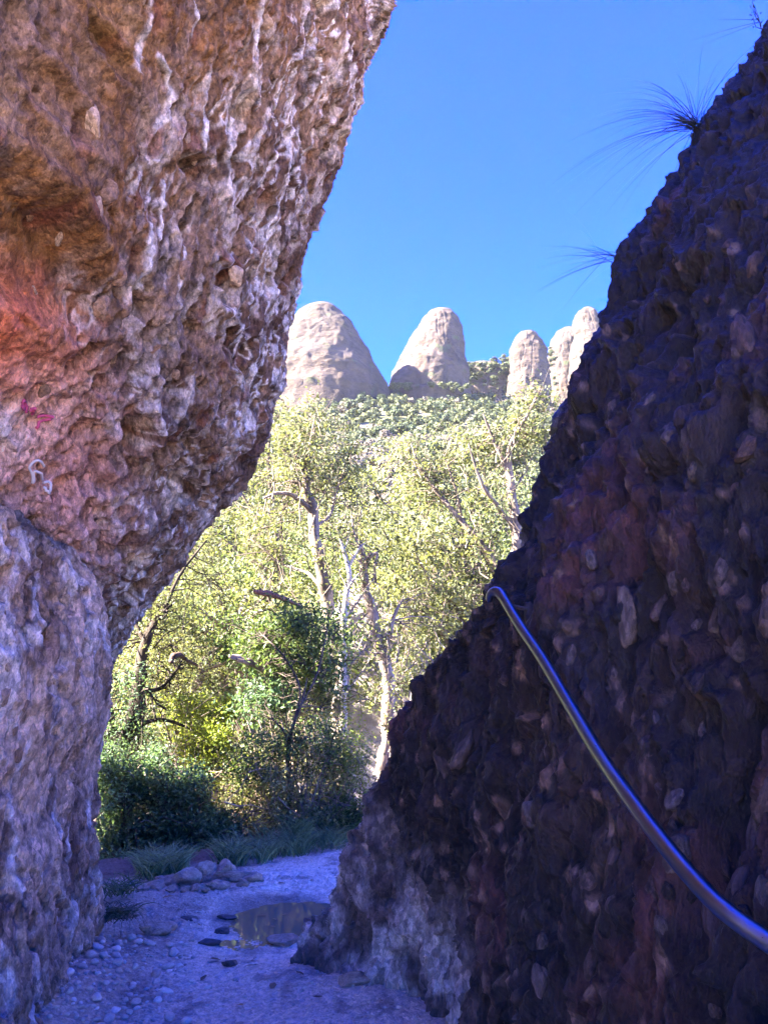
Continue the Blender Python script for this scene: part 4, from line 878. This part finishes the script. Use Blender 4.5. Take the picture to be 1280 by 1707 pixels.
for k in range(5):
    e = b0 + np.array([-.05 - .02 * r.random(), -.05, .04 + .06 * k * .5]); q = wavy(b0, e, 5, .008, r); v_, f_ = tube(q - b0, np.linspace(.0025, .001, 5), 4, cap=False); mb.add(v_, f_, (.05, .05, .04))
    v_, f_, c_ = leaf_quads(q[2:] - b0 + r.normal(size=(3, 3)) * .01, .022, (.03, .04, .03), (.05, .07, .04), r); mb.add(v_, f_, c_)
blades(mb, (0, 0, .05), 3, .2, .3, .0014, (.03, .04, .04), (.05, .06, .05), r, .2, dirv=(-.9, 0, -.1), droop=.1, spread=.01)
o = mb.build('rock_plant', M_grass); o.location = b0; tag(o, 'tiny leafy plant high on the dark rock slope at the picture top', 'plant')

# ------------------------------------------------------------------ handrail
m, n, l, b = mat_new('rail_metal'); b.inputs['Base Color'].default_value = (.18, .21, .27, 1); b.inputs['Metallic'].default_value = 1.0; b.inputs['Roughness'].default_value = .3
nz = N(n, 'ShaderNodeTexNoise', Scale=60.0, Detail=5.0); mr = N(n, 'ShaderNodeMapRange'); mr.inputs['To Min'].default_value = .22; mr.inputs['To Max'].default_value = .42; l.new(nz.outputs['Fac'], mr.inputs['Value']); l.new(mr.outputs[0], b.inputs['Roughness'])
M_rail = m
M_rust = rock_mat('rusty_iron', bump=.003, scale=60, attr=False, base=(.10, .075, .07), var=.4, rough=.6)
RP = [(836, 992, 2.95), (868, 1045, 2.72), (900, 1092, 2.52), (950, 1176, 2.22), (1000, 1260, 1.95), (1051, 1333, 1.74), (1091, 1387, 1.63), (1145, 1454, 1.52), (1205, 1516, 1.42), (1290, 1577, 1.34)]
rp = np.array([P(*a) for a in RP]); rp = np.concatenate([rp, [rp[-1] + np.array([.18, -.35, -.06]), rp[-1] + np.array([.36, -.9, -.12])]])
base = rp[0].copy()
RAIL = thing('handrail', 'shiny metal pipe handrail running along the dark rock slope', 'handrail', base)
mb = MB(); q = resample(rp, 90); v_, f_ = tube(q - base, np.full(90, .0185), 24, cap=True); mb.add(v_, f_, (.4, .4, .4)); mb.build('pipe', M_rail, RAIL)
mb = MB(); ep = np.array([P(838, 995, 2.94), P(832, 988, 2.96), P(824, 986, 2.98), P(818, 990, 3.0), P(815, 999, 3.02)]); q = resample(ep, 24); v_, f_ = tube(q - base, np.linspace(.021, .015, 24), 18); mb.add(v_, f_, (.4, .4, .4)); mb.build('end_bend', M_rail, RAIL)
mb = MB(); q = np.array([P(852, 1010, 2.86), P(880, 1016, 2.93), P(908, 1023, 3.02)]); v_, f_ = tube(q - base, np.full(3, .0075), 10); mb.add(v_, f_, (.4,) * 3); mb.build('bracket_arm', M_rust, RAIL)
bm = bmesh.new(); bmesh.ops.create_cube(bm, size=1); bmesh.ops.scale(bm, vec=(.028, .012, .095), verts=bm.verts); bmesh.ops.bevel(bm, geom=bm.edges[:], offset=.003, segments=2, affect='EDGES')
me = bpy.data.meshes.new('wall_plate'); bm.to_mesh(me); bm.free(); o = link('wall_plate', me, M_rust, RAIL); o.location = P(910, 1002, 2.97) - base; o.rotation_euler = (.15, .1, -.6)

# ------------------------------------------------------------------ scribbles on the rock
m, n, l, b = mat_new('white_chalk'); b.inputs['Base Color'].default_value = (.52, .47, .49, 1); b.inputs['Roughness'].default_value = .9; M_chalk = m
m, n, l, b = mat_new('pink_paint'); b.inputs['Base Color'].default_value = (.46, .07, .17, 1); b.inputs['Roughness'].default_value = .8; M_pink = m
Lp = gLd.reshape(-1, 3); Lu, Lv, Ld = proj(Lp); Ln = nL.reshape(-1, 3)
def stroke(name, label, lines, wpx, mat):
    mb = MB()
    for ln in lines:
        q = resample(np.array([(a, b_, 0.) for a, b_ in ln], float), 26); pts = []
        for u, v, _ in q:
            m_ = (np.abs(Lu - u) < 7) & (np.abs(Lv - v) < 7) & (Ld > .5); k = np.nonzero(m_)[0]
            if len(k): j = k[np.argmin(Ld[k])]; pts.append(Lp[j] + Ln[j] * .008)
        if len(pts) > 3:
            pts = np.array(pts); pts[1:-1] = (pts[:-2] + pts[1:-1] * 2 + pts[2:]) / 4
            d_ = np.linalg.norm(pts - CAM, axis=1).mean(); v_, f_ = tube(pts, np.full(len(pts), wpx * d_ / F_PX / 2), 8); mb.add(v_, f_, (.5, .5, .5))
    if mb.v: o = mb.build(name, mat, ROCK_L); o['label'] = label
stroke('graffiti', 'white chalk scribble of loops', [[(76, 773), (62, 772), (53, 783), (52, 798), (58, 812), (62, 806), (60, 790), (67, 786), (76, 792)], [(78, 798), (85, 797), (90, 806), (88, 818), (80, 820), (78, 812)]], 4.2, M_chalk)
stroke('graffiti', 'pink paint smear', [[(42, 668), (50, 676), (47, 683)], [(52, 690), (62, 684), (58, 695)], [(62, 702), (74, 698), (86, 701)], [(64, 709), (72, 706), (82, 703)], [(46, 672), (42, 680)]], 4.5, M_pink)

# ------------------------------------------------------------------ haze in the air
bm = bmesh.new(); bmesh.ops.create_cube(bm, size=1); me = bpy.data.meshes.new('haze'); bm.to_mesh(me); bm.free()
m = bpy.data.materials.new('haze_air'); m.use_nodes = True; m.node_tree.nodes.clear()
pvn = m.node_tree.nodes.new('ShaderNodeVolumePrincipled'); pvn.inputs['Density'].default_value = .00006; pvn.inputs['Color'].default_value = (.93, .95, 1, 1); pvn.inputs['Anisotropy'].default_value = .2
on = m.node_tree.nodes.new('ShaderNodeOutputMaterial'); m.node_tree.links.new(pvn.outputs[0], on.inputs['Volume'])
hz_ = link('haze', me, m); hz_.location = (0, 285, 95); hz_.scale = (1060, 850, 270); hz_['kind'] = 'stuff'
